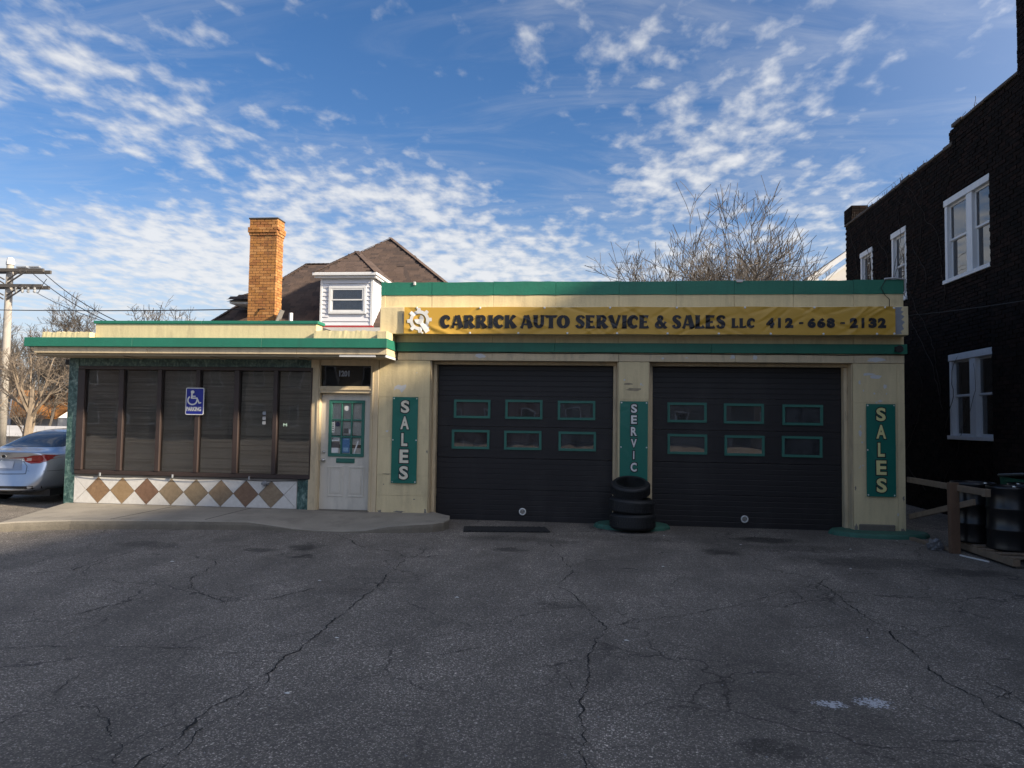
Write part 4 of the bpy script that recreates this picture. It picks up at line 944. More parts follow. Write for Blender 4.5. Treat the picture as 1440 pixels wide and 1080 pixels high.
# ================================================================== TYRES, MAT
def tyre(loc, rad, wid, label, tilt=0.0, rz=0.0, axis='X', hole=.60):
    t_ = empty('tyre', loc, label, 'tyre', 'tyres stacked against the middle pier', rz)
    M = Matrix.Rotation(tilt, 4, axis); h = wid/2; ri = rad*hole; bm = BM()
    prof = [(ri, -h*.80), (ri+.012, -h*.93), (ri+(rad-ri)*.45, -h*1.0), (rad*.93, -h*.86), (rad*.985, -h*.66), (rad, -h*.4), (rad, h*.4), (rad*.985, h*.66), (rad*.93, h*.86), (ri+(rad-ri)*.45, h*1.0), (ri+.012, h*.93), (ri, h*.80), (ri+.02, h*.68), (rad*.88, h*.55), (rad*.92, 0), (rad*.88, -h*.55), (ri+.02, -h*.68)]
    lathe(bm, prof, 48, M, close=True); obj('tyre_body', bm, TYRE, t_, local=True, smooth=True)
    bm = BM()
    for k in range(54):
        a = 2*math.pi*k/54
        for z0, z1, da in ((-h*.62, -h*.22, .02), (-h*.16, h*.16, .06), (h*.22, h*.62, .02)):
            Mk = M @ Matrix.Rotation(a+da, 4, 'Z'); bx(bm, rad-.006, rad+.007, -rad*.045, rad*.045, z0, z1, 0, Mk)
    obj('tread', bm, TYRE, t_, local=True)
    bm = BM()
    for r_ in (ri+.035, rad*.86): lathe(bm, [(r_-.004, h*.985), (r_, h*1.03), (r_+.004, h*.985)], 48, M)
    obj('sidewall_ridge', bm, TYRE, t_, local=True, smooth=True)
tyre((.690, -.42, .165), .365, .27, 'bottom tyre of the stack on the green pad', R(-1.5), .3)
tyre((.675, -.41, .420), .360, .24, 'middle tyre of the stack, between two others', R(4), 1.1)
tyre((.655, -.38, .690), .315, .215, 'smallest tyre, tilted forward on top of the stack', R(18), 0, 'X', .64)
mt_ = BM(); x0, x1 = -2.06, -.70
P = [(-2.06, -.60), (-.74, -.40), (-.62, -.90), (-1.98, -1.12)]
vs = [mt_.verts.new((x, y, z)) for z in (.004, .022) for x, y in P]
for f in ((3, 2, 1, 0), (4, 5, 6, 7), (0, 1, 5, 4), (1, 2, 6, 5), (2, 3, 7, 6), (3, 0, 4, 7)): mt_.faces.new([vs[i] for i in f])
for k in range(1, 14):
    t0 = k/14; a = Vector(P[0]).lerp(Vector(P[1]), t0); b = Vector(P[3]).lerp(Vector(P[2]), t0); bar(mt_, (a.x, a.y, .024), (b.x, b.y, .024), .03, .006)
tag(obj('rubber_mat', mt_, RUBBER), 'black rubber mat lying in front of the left garage door', 'mat')

# ================================================================== RIGHT SIDE: barrier, pallet, drums, bin
bar_ = empty('timber_barrier', (5.16, -1.2, 0), 'weathered timber barrier with a post and a slanting brace at the shop corner', 'barrier')
bm = BM(); bar(bm, (5.16, .05, .905), (5.16, -2.35, .915), .04, .088, bev=.004); obj('rail', bm, LUMBER, bar_)
bm = BM(); bar(bm, (5.10, -1.62, -.02), (5.105, -1.58, .985), .125, .09, (0, 1, 0), bev=.004); obj('post', bm, POSTWOOD, bar_)
bm = BM(); bar(bm, (5.185, .05, .30), (5.185, -2.0, .755), .04, .085, bev=.004); obj('brace', bm, LUMBER, bar_)
box('rail_block', 5.12, 5.20, -2.40, -2.32, .86, .965, LUMBER, bar_)
bm = BM(); bar(bm, (5.0, -.45, .02), (5.12, -1.62, .03), .07, .05, bev=.004); obj('ground_board', bm, LUMBER, bar_)
pal = empty('pallet', (5.75, -1.7, 0), 'wooden pallet under the black drums beside the brick building', 'pallet')
for k in range(6):
    y = -2.62+.30*k + rnd.uniform(-.01, .01); bm = BM(); bar(bm, (5.30, y, .125), (6.75, y, .125), .13, .02, bev=.002); obj('deck_board', bm, LUMBER, pal)
for x in (5.34, 6.0, 6.68): bm = BM(); bar(bm, (x, -2.7, .07), (x, -1.0, .07), .09, .085, bev=.003); obj('stringer', bm, LUMBER, pal)
def drum(x, y, label, rz):
    d = empty('steel_drum', (x, y, .137), label, 'drum', 'black drums on the pallet', rz); bm = BM(); prof = [(.001, .012), (.265, .012), (.268, 0), (.288, 0), (.290, .02)]
    def rib(z): return [(.285, z-.03), (.296, z-.010), (.296, z+.010), (.285, z+.03)]
    prof += [(.285, .05)]+rib(.27)+rib(.55)+[(.285, .80), (.290, .82), (.288, .845), (.270, .845), (.268, .825), (.001, .825)]
    lathe(bm, prof, 40); o = obj('drum_shell', bm, DRUM, d, local=True, smooth=False)
    for p in o.data.polygons: p.use_smooth = abs(p.normal.z) < .5
    bm = BM(); lathe(bm, [(.001, .84), (.03, .84), (.032, .826)], 12, Matrix.Translation((.17, 0, 0))); obj('bung', bm, STEEL, d, local=True)
    return d
drum(5.50, -1.32, 'black drum directly behind the timber post', 0)
drum(5.66, -1.98, 'black drum in the middle of the pallet front', .8)
d3 = drum(6.10, -2.42, 'black drum with a small white label at the pallet end', 1.5)
drum(6.22, -1.45, 'black drum standing in the back row by the brick wall', 2.2)
bm = BM()
def drumlab(a0, a1, z0, z1, r=.2875):
    A = [[bm.verts.new((r*math.cos(a0+(a1-a0)*i/4), r*math.sin(a0+(a1-a0)*i/4), z)) for i in range(5)] for z in (z0, z1)]
    for i in range(4): bm.faces.new((A[0][i], A[0][i+1], A[1][i+1], A[1][i]))
aa = math.atan2(-12.72+2.42, -6.10) - 1.5
drumlab(aa-.35, aa+.02, .06, .13); obj('drum_label', bm, PAPER, d3, local=True)
bn = empty('wheelie_bin', (6.72, -.55, 0), 'green wheelie bin with a grey lid against the brick wall', 'bin')
bm = BM(); vs = []
for z, w, d in ((.06, .24, .26), (1.0, .29, .33)): vs.append([bm.verts.new((6.72+sx*w, -.55+sy*d, z)) for sx, sy in ((-1, -1), (1, -1), (1, 1), (-1, 1))])
bm.faces.new(vs[0][::-1]); bm.faces.new(vs[1])
for k in range(4): bm.faces.new((vs[0][k], vs[0][(k+1) % 4], vs[1][(k+1) % 4], vs[1][k]))
obj('bin_body', bm, BINGREEN, bn)
bm = BM(); bx(bm, 6.40, 7.04, -.91, -.20, 1.002, 1.045, .015, Matrix.Translation((6.72, -.2, 1.0)) @ Matrix.Rotation(R(-5), 4, 'X') @ Matrix.Translation((-6.72, .2, -1.0))); obj('bin_lid', bm, BINLID, bn)
bm = BM(); tube(bm, [(6.50, -.18, .98), (6.50, -.13, 1.02), (6.94, -.13, 1.02), (6.94, -.18, .98)], .014, 8); obj('bin_handle', bm, BINGREEN, bn)
for x in (6.48, 6.96):
    bm = BM(); lathe(bm, [(.02, -.02), (.10, -.025), (.10, .025), (.02, .02)], 20, Matrix.Translation((x, -.25, .10)) @ Matrix.Rotation(R(90), 4, 'Y')); obj('wheel', bm, TYRE, bn)
bm = BM(); bar(bm, (5.06, -1.86, .014), (5.20, -2.32, .014), .018, .018); tag(obj('white_stick', bm, LITTER), 'thin white stick lying on the asphalt near the pallet', 'stick')
bm = BM(); bmesh.ops.create_icosphere(bm, subdivisions=3, radius=.10, matrix=Matrix.Translation((4.95, -1.36, .05)))
for v in bm.verts: v.co += Vector((rnd.uniform(-1, 1)*.022, rnd.uniform(-1, 1)*.022, rnd.uniform(-1, 1)*.02)); v.co.z = max(.003, v.co.z)
tag(obj('crumpled_wrapper', bm, pm('dull_plastic', (.13, .13, .135), .3, .2, 20)), 'crumpled pale plastic wrapper by the foot of the barrier', 'litter')
bits = [(4.72, -.62, 'in front of the right corner pier'), (3.7, -1.6, 'before the right end of the right garage door'), (2.2, -1.5, 'before the middle of the right garage door'), (1.15, -.85, 'just right of the tyre stack'), (-1.6, -2.7, 'in front of the rubber mat'), (-2.9, -4.9, 'in the lot, out from the beige pier by the office door'), (-1.3, -5.4, 'in the lot beside the long left crack'), (-2.0, -6.9, 'lying right on the long left crack'), (.9, -3.4, 'in the lot out from the tyre stack'), (-5.0, -4.2, 'in the lot out from the entrance door'), (-1.9, -8.1, 'near the bottom edge by the long left crack'), (.3, -6.6, 'near the middle crack of the lot'), (2.3, -6.2, 'left of the right hand crack'), (3.2, -3.1, 'near the top of the right hand crack')]
for x, y, wh in bits:
    bm = BM(); n = 6; s = rnd.uniform(.010, .024)
    r1 = [bm.verts.new((x+s*math.cos(k*1.047)*rnd.uniform(.5, 1.6), y+s*math.sin(k*1.047)*rnd.uniform(.4, 1), .005)) for k in range(n)]; t1 = bm.verts.new((x, y, .012))
    for k in range(n): bm.faces.new((r1[k], r1[(k+1) % n], t1))
    tag(obj('litter_scrap', bm, LITTER), 'tiny pale scrap ' + wh, 'litter', 'scraps on the asphalt')

# ================================================================== BRICK BUILDING ON THE RIGHT
WX = 7.2
bb = empty('brick_building', (WX+4, 0, 0), 'tall dark brick building with white windows along the right edge', 'building')
def wall_x(name, holes, y0, y1, z0, z1, x0, x1, mat):
    """wall in the YZ plane with rectangular holes"""
    ys = sorted({y0, y1, *[h for q in holes for h in q[:2]]}); zs = sorted({z0, z1, *[h for q in holes for h in q[2:]]}); bm = BM()
    for a, b in zip(ys, ys[1:]):
        for c, d in zip(zs, zs[1:]):
            if any(h[0] <= (a+b)/2 <= h[1] and h[2] <= (c+d)/2 <= h[3] for h in holes): continue
            bx(bm, x0, x1, a, b, c, d)
    bmesh.ops.remove_doubles(bm, verts=bm.verts[:], dist=1e-5); return obj(name, bm, mat, bb)
HO = [(1.24, 3.06, 1.58, 3.23), (1.20, 3.17, 4.74, 6.42), (5.03, 5.88, 4.74, 6.42), (7.09, 7.95, 4.74, 6.42)]
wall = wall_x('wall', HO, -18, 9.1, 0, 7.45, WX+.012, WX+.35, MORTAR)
box('unseen_front_wall', WX+.02, WX+.35, -18, -1.4, 7.452, 8.1, MORTAR, bb, bev=0); box('rear_wall', WX+.35, 18, 8.8, 9.1, 0, 7.3, MORTAR, bb, bev=0); box('roof', WX+.35, 18, -18, 8.8, 7.0, 7.2, TARROOF, bb, bev=0); box('street_wall', WX+.35, 18, -18, -17.7, 0, 7.0, MORTAR, bb, bev=0)  # unseen raised front, added to carry the building's shadow further over the facade
breast = box('chimney_breast', WX-.20, WX+.010, -1.30, 1.06, 0, 7.45, MORTAR, bb, bev=0)
stack = box('chimney', WX-.19, WX+.60, -.9, .13, 7.452, 9.6, MORTAR, bb, bev=0)
box('parapet', WX+.012, WX+.35, -1.30, 2.92, 7.452, 7.80, MORTAR, bb, bev=0)
items = []
def brick_run(x, y0, y1, z0, z1, holes):
    z = z0; row = 0
    while z + .065 <= z1:
        y = y0 - (.105 if row % 2 else 0)
        while y < y1:
            a, b = max(y, y0), min(y+.2, y1); spans = [(a, b)]
            for h in holes:
                if z+.065 > h[2] and z < h[3]:
                    ns = []
                    for p, q in spans:
                        if q <= h[0] or p >= h[1]: ns.append((p, q)); continue
                        if p < h[0]: ns.append((p, h[0]))
                        if q > h[1]: ns.append((h[1], q))
                    spans = ns
            for p, q in spans:
                if q-p > .04:
                    j = rnd.uniform(-.006, .006); items.append((TS(x-.010+j, x+.014, p+.004, q-.004, z, z+.065), rnd.randrange(5)))
            y += .21
        z += .076; row += 1
def in_view(y): return True
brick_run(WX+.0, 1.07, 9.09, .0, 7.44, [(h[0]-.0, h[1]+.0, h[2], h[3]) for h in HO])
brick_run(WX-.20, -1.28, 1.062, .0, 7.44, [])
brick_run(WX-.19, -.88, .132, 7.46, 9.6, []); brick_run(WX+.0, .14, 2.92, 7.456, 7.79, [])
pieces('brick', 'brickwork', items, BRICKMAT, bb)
# ends of the breast and stack facing away from the street show as a brick profile on the sky
items = []
for k in range(28):
    z = 7.46+.076*k; j = rnd.uniform(-.004, .008); items.append((TS(WX-.19, WX+.05 if k % 2 else WX+.0, +.11, .138+j, z, z+.065), k % 5))
pieces('edge_brick', 'edge_brickwork', items, BRICKMAT, bb)
# coping stones, uneven
bmk = BM(); y = 9.12
COPE = pm('coping_tile', (.075, .060, .050), .85, .3, 8)
while y > -1.3:
    L = rnd.uniform(.38, .52); zt = 7.45 if y > 2.95 else 7.80
    box('coping_tile', WX-.03+rnd.uniform(-.012, .012), WX+.38, max(y-L+.008, -1.3), y, zt+.004, zt+.07+rnd.uniform(-.012, .02), COPE, bb, bev=.012); y -= L
bmk.free()
box('corner_stack', WX-.02, WX+.42, 8.55, 9.14, 7.53, 7.93, MORTAR, bb, bev=0)
items = []
for r_ in range(5):
    for k in range(3): items.append((TS(WX-.032, WX-.015, 8.56+.195*k, 8.56+.195*k+.185, 7.54+.078*r_, 7.605+.078*r_), rnd.randrange(5)))
    for k in range(2): items.append((TS(WX-.015+.21*k, WX+.185+.21*k, 8.535, 8.552, 7.54+.078*r_, 7.605+.078*r_), rnd.randrange(5)))
pieces('stack_brick', 'stack_brickwork', items, BRICKMAT, bb)
WGLASS = glass('house_glass', (.30, .33, .38), .0, 1.0, .06, dust_sheen=.04, ior=2.0)
CURT = pm('window_curtain', (.20, .20, .21), .9, .15, 3)
def sash_window(y0, y1, z0, z1, n):
    bm = BM(); x0, x1 = WX+.02, WX+.16; t = .10
    bx(bm, WX-.025, x1, y0, y1, z1-.13, z1, .005); bx(bm, WX-.05, x1, y0-.03, y1+.03, z0-.05, z0+.03, .006)
    bx(bm, WX-.004, x1, y0+.002, y0+t, z0+.03, z1-.13, .004); bx(bm, WX-.004, x1, y1-t, y1-.002, z0+.03, z1-.13, .004)
    cs = [(y0+t, y1-t)]
    if n == 2:
        mid = (y0+y1)/2; bx(bm, WX-.006, x1, mid-.11, mid+.11, z0+.03, z1-.13, .004); cs = [(y0+t, mid-.11), (mid+.11, y1-t)]
    w = obj('window', bm, WHITETRIM, bb)
    zm = (z0+z1)/2-.02
    for a, b in cs:
        for lo, hi, xo in ((zm-.005, z1-.13, .055), (z0+.03, zm+.03, .085)):
            s = BM(); f = .042
            for q in ((a, b, hi-f, hi), (a, b, lo, lo+f), (a, a+f, lo+f, hi-f), (b-f, b, lo+f, hi-f)): bx(s, WX+xo, WX+xo+.028, *q, .003)
            obj('sash', s, WHITETRIM, w); box('pane', WX+xo+.011, WX+xo+.016, a+f-.004, b-f+.004, lo+f-.004, hi-f+.004, WGLASS, w, bev=0)
        V, F = [], []; nn = 24
        for i in range(nn+1):
            yy = a+(b-a)*i/nn; xx = WX+.22+.016*math.sin(i*1.9)
            V += [(xx, yy, z0), (xx, yy, z1-.1)]
        for i in range(nn): F.append((2*i, 2*i+2, 2*i+3, 2*i+1))
        pyobj('curtain', V, F, CURT if z0 > 4 else DARKROOM, w, smooth=True)
for h, n in zip(HO, (2, 2, 1, 1)): sash_window(*h, n)
# dead creeper on the brick and over the parapet
cv, CRP = BM(), pm('dead_vine', (.035, .026, .020), .9)
for k in range(26):
    y = rnd.uniform(3.2, 9.0); z = rnd.uniform(.2, 5.5); pts = [(WX-.02, y, z)]; n = rnd.randint(12, 34); a = rnd.uniform(-.6, .6)
    for i in range(n):
        a += rnd.uniform(-.45, .45); a *= .93; y += .13*math.sin(a*1.7); z += .13*math.cos(a); z = min(z, 7.62 if y > 2.9 else 7.95)
        pts.append((WX-.022+rnd.uniform(-.012, .004), max(1.5, y), z))
    tube(cv, pts, [.007*(1-i/(len(pts)+2))+.002 for i in range(len(pts))], 4, cap=False)
for k in range(90):
    y = rnd.uniform(1.5, 9.1); zt = 7.50 if y > 2.9 else 7.85; pts = [(WX+rnd.uniform(-.03, .2), y, zt-.03)]; a = rnd.uniform(-1.2, 1.2); L = rnd.uniform(.02, .055)
    for i in range(5): a += rnd.uniform(-.6, .6); p = pts[-1]; pts.append((p[0]+rnd.uniform(-.01, .01), p[1]+L*math.sin(a), p[2]+L*math.cos(a)))
    tube(cv, pts, .005, 4, cap=False)
tag(obj('creeper', cv, CRP), 'bare dead creeper clinging to the dark brick wall and its parapet', 'creeper')

# ================================================================== BROWN-ROOFED HOUSE BEHIND THE OFFICE
hs = empty('brown_roofed_house', (-7.5, 9, 0), 'house with brown shingle roof, white dormer and yellow brick chimney behind the office', 'house')
def roof_plane(poly3, down, name='roof'):
    """poly3: corners of one roof slope; shingle tabs laid in courses from the eave up"""
    P = [Vector(p) for p in poly3]; n = (P[1]-P[0]).cross(P[2]-P[0]).normalized()
    if n.z < 0: n = -n
    s = n.cross(Vector((0, 0, 1))).normalized(); upv = s.cross(n).normalized()
    if upv.z < 0: upv = -upv
    o = P[0]; uv = [((p-o).dot(s), (p-o).dot(upv)) for p in P]
    bm = BM(); bm.faces.new([bm.verts.new(p) for p in P]); bm.faces.new([bm.verts.new(p - n*.06) for p in P][::-1]); pl = obj(name, bm, SHING[2], hs)
    def inside(x, y):
        c = False; j = len(uv)-1
        for i in range(len(uv)):
            if (uv[i][1] > y) != (uv[j][1] > y) and x < (uv[j][0]-uv[i][0])*(y-uv[i][1])/(uv[j][1]-uv[i][1])+uv[i][0]: c = not c
            j = i
        return c
    v0, v1 = min(q[1] for q in uv), max(q[1] for q in uv); u0_, u1_ = min(q[0] for q in uv), max(q[0] for q in uv)
    it = []; y = v0; row = 0
    while y < v1:
        x = u0_ - (row % 3)*.1
        while x < u1_:
            w = rnd.uniform(.20, .34)
            if inside(x+w/2, y+.07) and inside(x+.02, y+.07) and inside(x+w-.02, y+.07):
                c = o + s*(x+w/2) + upv*(y+.08) + n*(.012+rnd.uniform(0, .004))
                M = Matrix((s, upv, n)).transposed().to_4x4(); M.translation = c
                M = M @ Matrix.Rotation(R(4.0), 4, 'X') @ Matrix.Diagonal((w-.006, .165, .010, 1)); it.append((M, rnd.randrange(4)))
            x += w
        y += .135; row += 1
    return it
SH = []
ridgeL, ridgeR = Vector((-8.946, 9.5, 6.58)), Vector((-7.6, 9.5, 6.58))
eL, eR = Vector((-10.72, 6.66, 4.24)), Vector((-4.3, 6.66, 4.24))
SH += roof_plane([eL, eR, (-5.8, 9.5, 6.58), ridgeL], None)
bm = BM(); bm.faces.new([bm.verts.new(p) for p in (eL, ridgeL, (-8.946, 12, 6.58), (-10.75, 15, 4.22))]); obj('roof', bm, SHING[0], hs)
# little eave showing left of the chimney
bm = BM(); bx(bm, -9.95, -9.0, 6.6, 7.8, 4.88, 4.98, .01); obj('eave', bm, WHITETRIM, hs)
SH += roof_plane([(-10.0, 6.5, 4.98), (-9.0, 6.5, 4.98), (-8.7, 7.8, 5.75)], None)
# main hip behind
apex = Vector((-7.25, 13, 8.27)); q = [Vector((-11.4, 9.3, 5.0)), Vector((-3.25, 9.3, 5.0)), Vector((-3.25, 17, 5.0)), Vector((-11.4, 17, 5.0))]
SH += roof_plane([q[0], q[1], apex], None); SH += roof_plane([q[1], q[2], apex], None)
bm = BM(); bm.faces.new([bm.verts.new(p) for p in (q[3], q[0], apex)]); bm.faces.new([bm.verts.new(p) for p in (q[2], q[3], apex)]); obj('roof', bm, SHING[0], hs)
# dormer
DXL, DXR, DYF = -7.351, -5.904, 6.6
dap = Vector((-6.841, 8.05, 6.62)); ez = 5.70
SH += roof_plane([(-7.52, 6.45, ez), (-5.76, 6.45, ez), dap], None); SH += roof_plane([(-5.76, 6.45, ez), (-5.76, 9.6, ez), (-6.841, 10.6, 6.62), dap], None); SH += roof_plane([(-7.52, 6.45, ez), dap, (-6.841, 10.6, 6.62), (-7.52, 9.6, ez)], None)
def hipcap(a, b, w=.16):
    a = Vector(a); b = Vector(b); nn = max(3, int((b-a).length/.14))
    for i in range(nn):
        c = a.lerp(b, (i+.5)/nn); d = (b-a).normalized(); s = d.cross(Vector((0, 0, 1))).normalized(); n = s.cross(d)
        M = Matrix((s, d, n)).transposed().to_4x4(); M.translation = c + n*.02; SH.append((M @ Matrix.Rotation(R(3), 4, 'X') @ Matrix.Diagonal((w, .17, .012, 1)), rnd.randrange(4)))
hipcap((-5.76, 6.45, ez), dap); hipcap((-7.52, 6.45, ez), dap); hipcap(q[1], apex); hipcap(q[0], apex); hipcap(eL, ridgeL); hipcap(ridgeL, ridgeR)
pieces('shingle', 'shingles', SH, SHING, hs)
bm = BM(); bx(bm, -6.72, -6.54, 13.9, 14.1, 7.55, 7.86, .02); obj('roof_vent', bm, SHING[2], hs)
bm = BM(); bx(bm, DXL, DXR, DYF+.016, 9.6, 4.0, 5.58)
dm = obj('dormer', bm, SIDING, hs)
bm = BM(); bx(bm, -7.54, -5.74, 6.42, 6.60, 5.615, 5.70, .01); bx(bm, -5.86, -5.74, 6.602, 9.5, 5.615, 5.70, .01); bx(bm, -7.50, -5.78, 6.48, 6.60, 5.56, 5.613, .008); bx(bm, -5.84, -5.78, 6.602, 9.5, 5.56, 5.613, .008); obj('dormer_cornice', bm, WHITETRIM, dm)
WL = (-7.118, -6.07, 4.593, 5.351)
z = 4.276
while z < 5.48:
    h = .115
    segs = [(DXL+.05, DXR-.05)] if (z+h < WL[2] or z > WL[3]) else [(DXL+.05, WL[0]), (WL[1], DXR-.05)]
    for a, b in segs:
        M = Matrix.Translation((0, DYF-.004, z)) @ Matrix.Rotation(R(-11), 4, 'X'); bm = BM(); bx(bm, a, b, -.012, .010, 0, h-.002, 0, M); obj('siding_board', bm, SIDING, dm)
    M = Matrix.Translation((DXR, 0, z)) @ Matrix.Rotation(R(-8), 4, 'Y'); bm = BM(); bx(bm, -.006, .012, DYF+.05, 9.5, 0, h-.002, 0, M); obj('siding_board', bm, SIDING, dm)
    z += h
bm = BM(); bx(bm, DXL-.01, DXL+.048, DYF-.022, DYF+.03, 4.274, 5.56, .004); bx(bm, DXR-.048, DXR+.022, DYF-.022, DYF+.05, 4.274, 5.56, .004); obj('corner_board', bm, WHITETRIM, dm)
box('dormer_base', DXL-.02, DXR+.05, DYF-.04, DYF+.014, 4.13, 4.272, REDPAINT, dm)
bm = BM()
for qd in ((WL[0], WL[1], WL[3]-.07, WL[3]), (WL[0], WL[1], WL[2], WL[2]+.07), (WL[0], WL[0]+.075, WL[2]+.07, WL[3]-.07), (WL[1]-.075, WL[1], WL[2]+.07, WL[3]-.07)): bx(bm, qd[0], qd[1], DYF-.035, DYF+.012, qd[2], qd[3], .005)
wn = obj('dormer_window', bm, WHITETRIM, hs)
zm = (WL[2]+WL[3])/2+.0; ix0, ix1, iz0, iz1 = WL[0]+.078, WL[1]-.078, WL[2]+.072, WL[3]-.072
bm = BM()
for lo, hi, y in ((zm-.015, iz1, DYF-.018), (iz0, zm+.02, DYF-.004)):
    for qd in ((ix0, ix1, hi-.035, hi), (ix0, ix1, lo, lo+.035), (ix0, ix0+.035, lo+.035, hi-.035), (ix1-.035, ix1, lo+.035, hi-.035)): bx(bm, qd[0], qd[1], y-.01, y+.01, qd[2], qd[3], .002)
obj('sash', bm, WHITETRIM, wn)
for lo, hi, y in ((zm+.02, iz1-.035, DYF-.018), (iz0+.035, zm-.015, DYF-.004)): box('pane', ix0+.036, ix1-.036, y-.002, y+.002, lo+.001, hi-.001, glass('dormer_glass', (.75, .77, .80), .0, .9, .05), wn, bev=0)
V, F = [], []
for i in range(61): V += [(ix0+(ix1-ix0)*i/60, DYF+.010+.004*math.sin(i*1.3)*math.sin(i*.37+1), iz0), (ix0+(ix1-ix0)*i/60, DYF+.010+.004*math.sin(i*1.3), iz1)]
for i in range(60): F.append((2*i, 2*i+2, 2*i+3, 2*i+1))
pyobj('lace_curtain', V, F, pm('lace', (.52, .53, .55), .9, .1, 8, .1, 60), wn, smooth=True)
bm = BM(); bx(bm, -10.2, -4.7, 6.4, 14.5, 0, 4.2); obj('house_wall', bm, PALEWALL, hs)
bm = BM(); tube(bm, [(-7.9, 5.95, 4.0), (-7.9, 5.95, 4.52)], .05, 10); obj('vent_pipe', bm, WHITETRIM, hs)
# chimney
cx0, cx1, cy0, cy1 = -9.131, -8.372, 6.0, 6.42
ch = box('chimney', cx0+.012, cx1-.012, cy0+.012, cy1-.012, 0, 7.06, YMORTAR, hs, bev=0)
items = []; z = 4.05; row = 0
while z < 7.02:
    g = 0.0
    if z > 6.80: g = .012
    if 6.66 < z <= 6.80: g = .045
    elif 6.58 < z <= 6.66: g = .022
    X0, X1, Y0, Y1 = cx0-g, cx1+g, cy0-g, cy1+g
    x = X0 - (.10 if row % 2 else 0)
    while x < X1-.02:
        a, b = max(x, X0), min(x+.195, X1)
        if b-a > .03: j = rnd.uniform(-.004, .004); items.append((TS(a+.004, b-.004, Y0+j, Y0+.10, z, z+.064), rnd.randrange(5)))
        x += .205
    y = Y0 + (.0 if row % 2 else .10)
    while y < Y1-.02:
        a, b = max(y, Y0+.102), min(y+.195, Y1)
        if b-a > .03:
            j = rnd.uniform(-.004, .004); items.append((TS(X1-.10, X1+j, a+.004, b-.004, z, z+.064), rnd.randrange(5)))
            items.append((TS(X0-j, X0+.10, a+.004, b-.004, z, z+.064), rnd.randrange(5)))
        y += .205
    z += .0735; row += 1
pieces('brick', 'brickwork', items, YBRICK, ch)
bm = BM(); bx(bm, cx0-.035, cx1+.03, cy0-.035, cy1+.03, 7.055, 7.095, .01); obj('chimney_cap', bm, pm('dark_cap', (.05, .045, .042), .8), ch)
bm = BM(); bar(bm, (-8.33, 5.97, 4.15), (-8.15, 5.97, 4.6), .02, .25, (0, 1, 0)); obj('flashing', bm, pm('tin', (.20, .19, .18), .5), ch)

# white gable at the far right
gb = empty('white_gabled_house', (11.2, 22, 0), 'white gabled house end peeking out beside the dark brick building', 'house')
bm = BM(); bx(bm, 10.6, 16, 22.3, 30, 0, 8.4); obj('house_wall', bm, PALEWALL, gb)
bm = BM(); bar(bm, (9.75, 22.0, 8.35), (12.6, 22.0, 10.4), .10, .24, (0, 0, 1)); bar(bm, (10.2, 22.15, 8.2), (12.6, 22.15, 9.9), .3, .10, (0, 0, 1)); obj('barge_board', bm, WHITETRIM, gb)
bm = BM(); bx(bm, 10.1, 10.3, 22.1, 22.3, 0, 8.5); obj('corner_post', bm, WHITETRIM, gb)
bm = BM(); vs = [bm.verts.new(p) for p in ((9.68, 21.9, 8.42), (12.6, 21.9, 10.55), (12.6, 30, 10.55), (9.68, 30, 8.42))]; bm.faces.new(vs); obj('roof', bm, SHING[2], gb)
bm = BM(); vs = [bm.verts.new(p) for p in ((10.4, 22.28, 8.3), (12.6, 22.28, 8.3), (12.6, 22.28, 10.0))]; bm.faces.new(vs); obj('gable', bm, PALEWALL, gb)

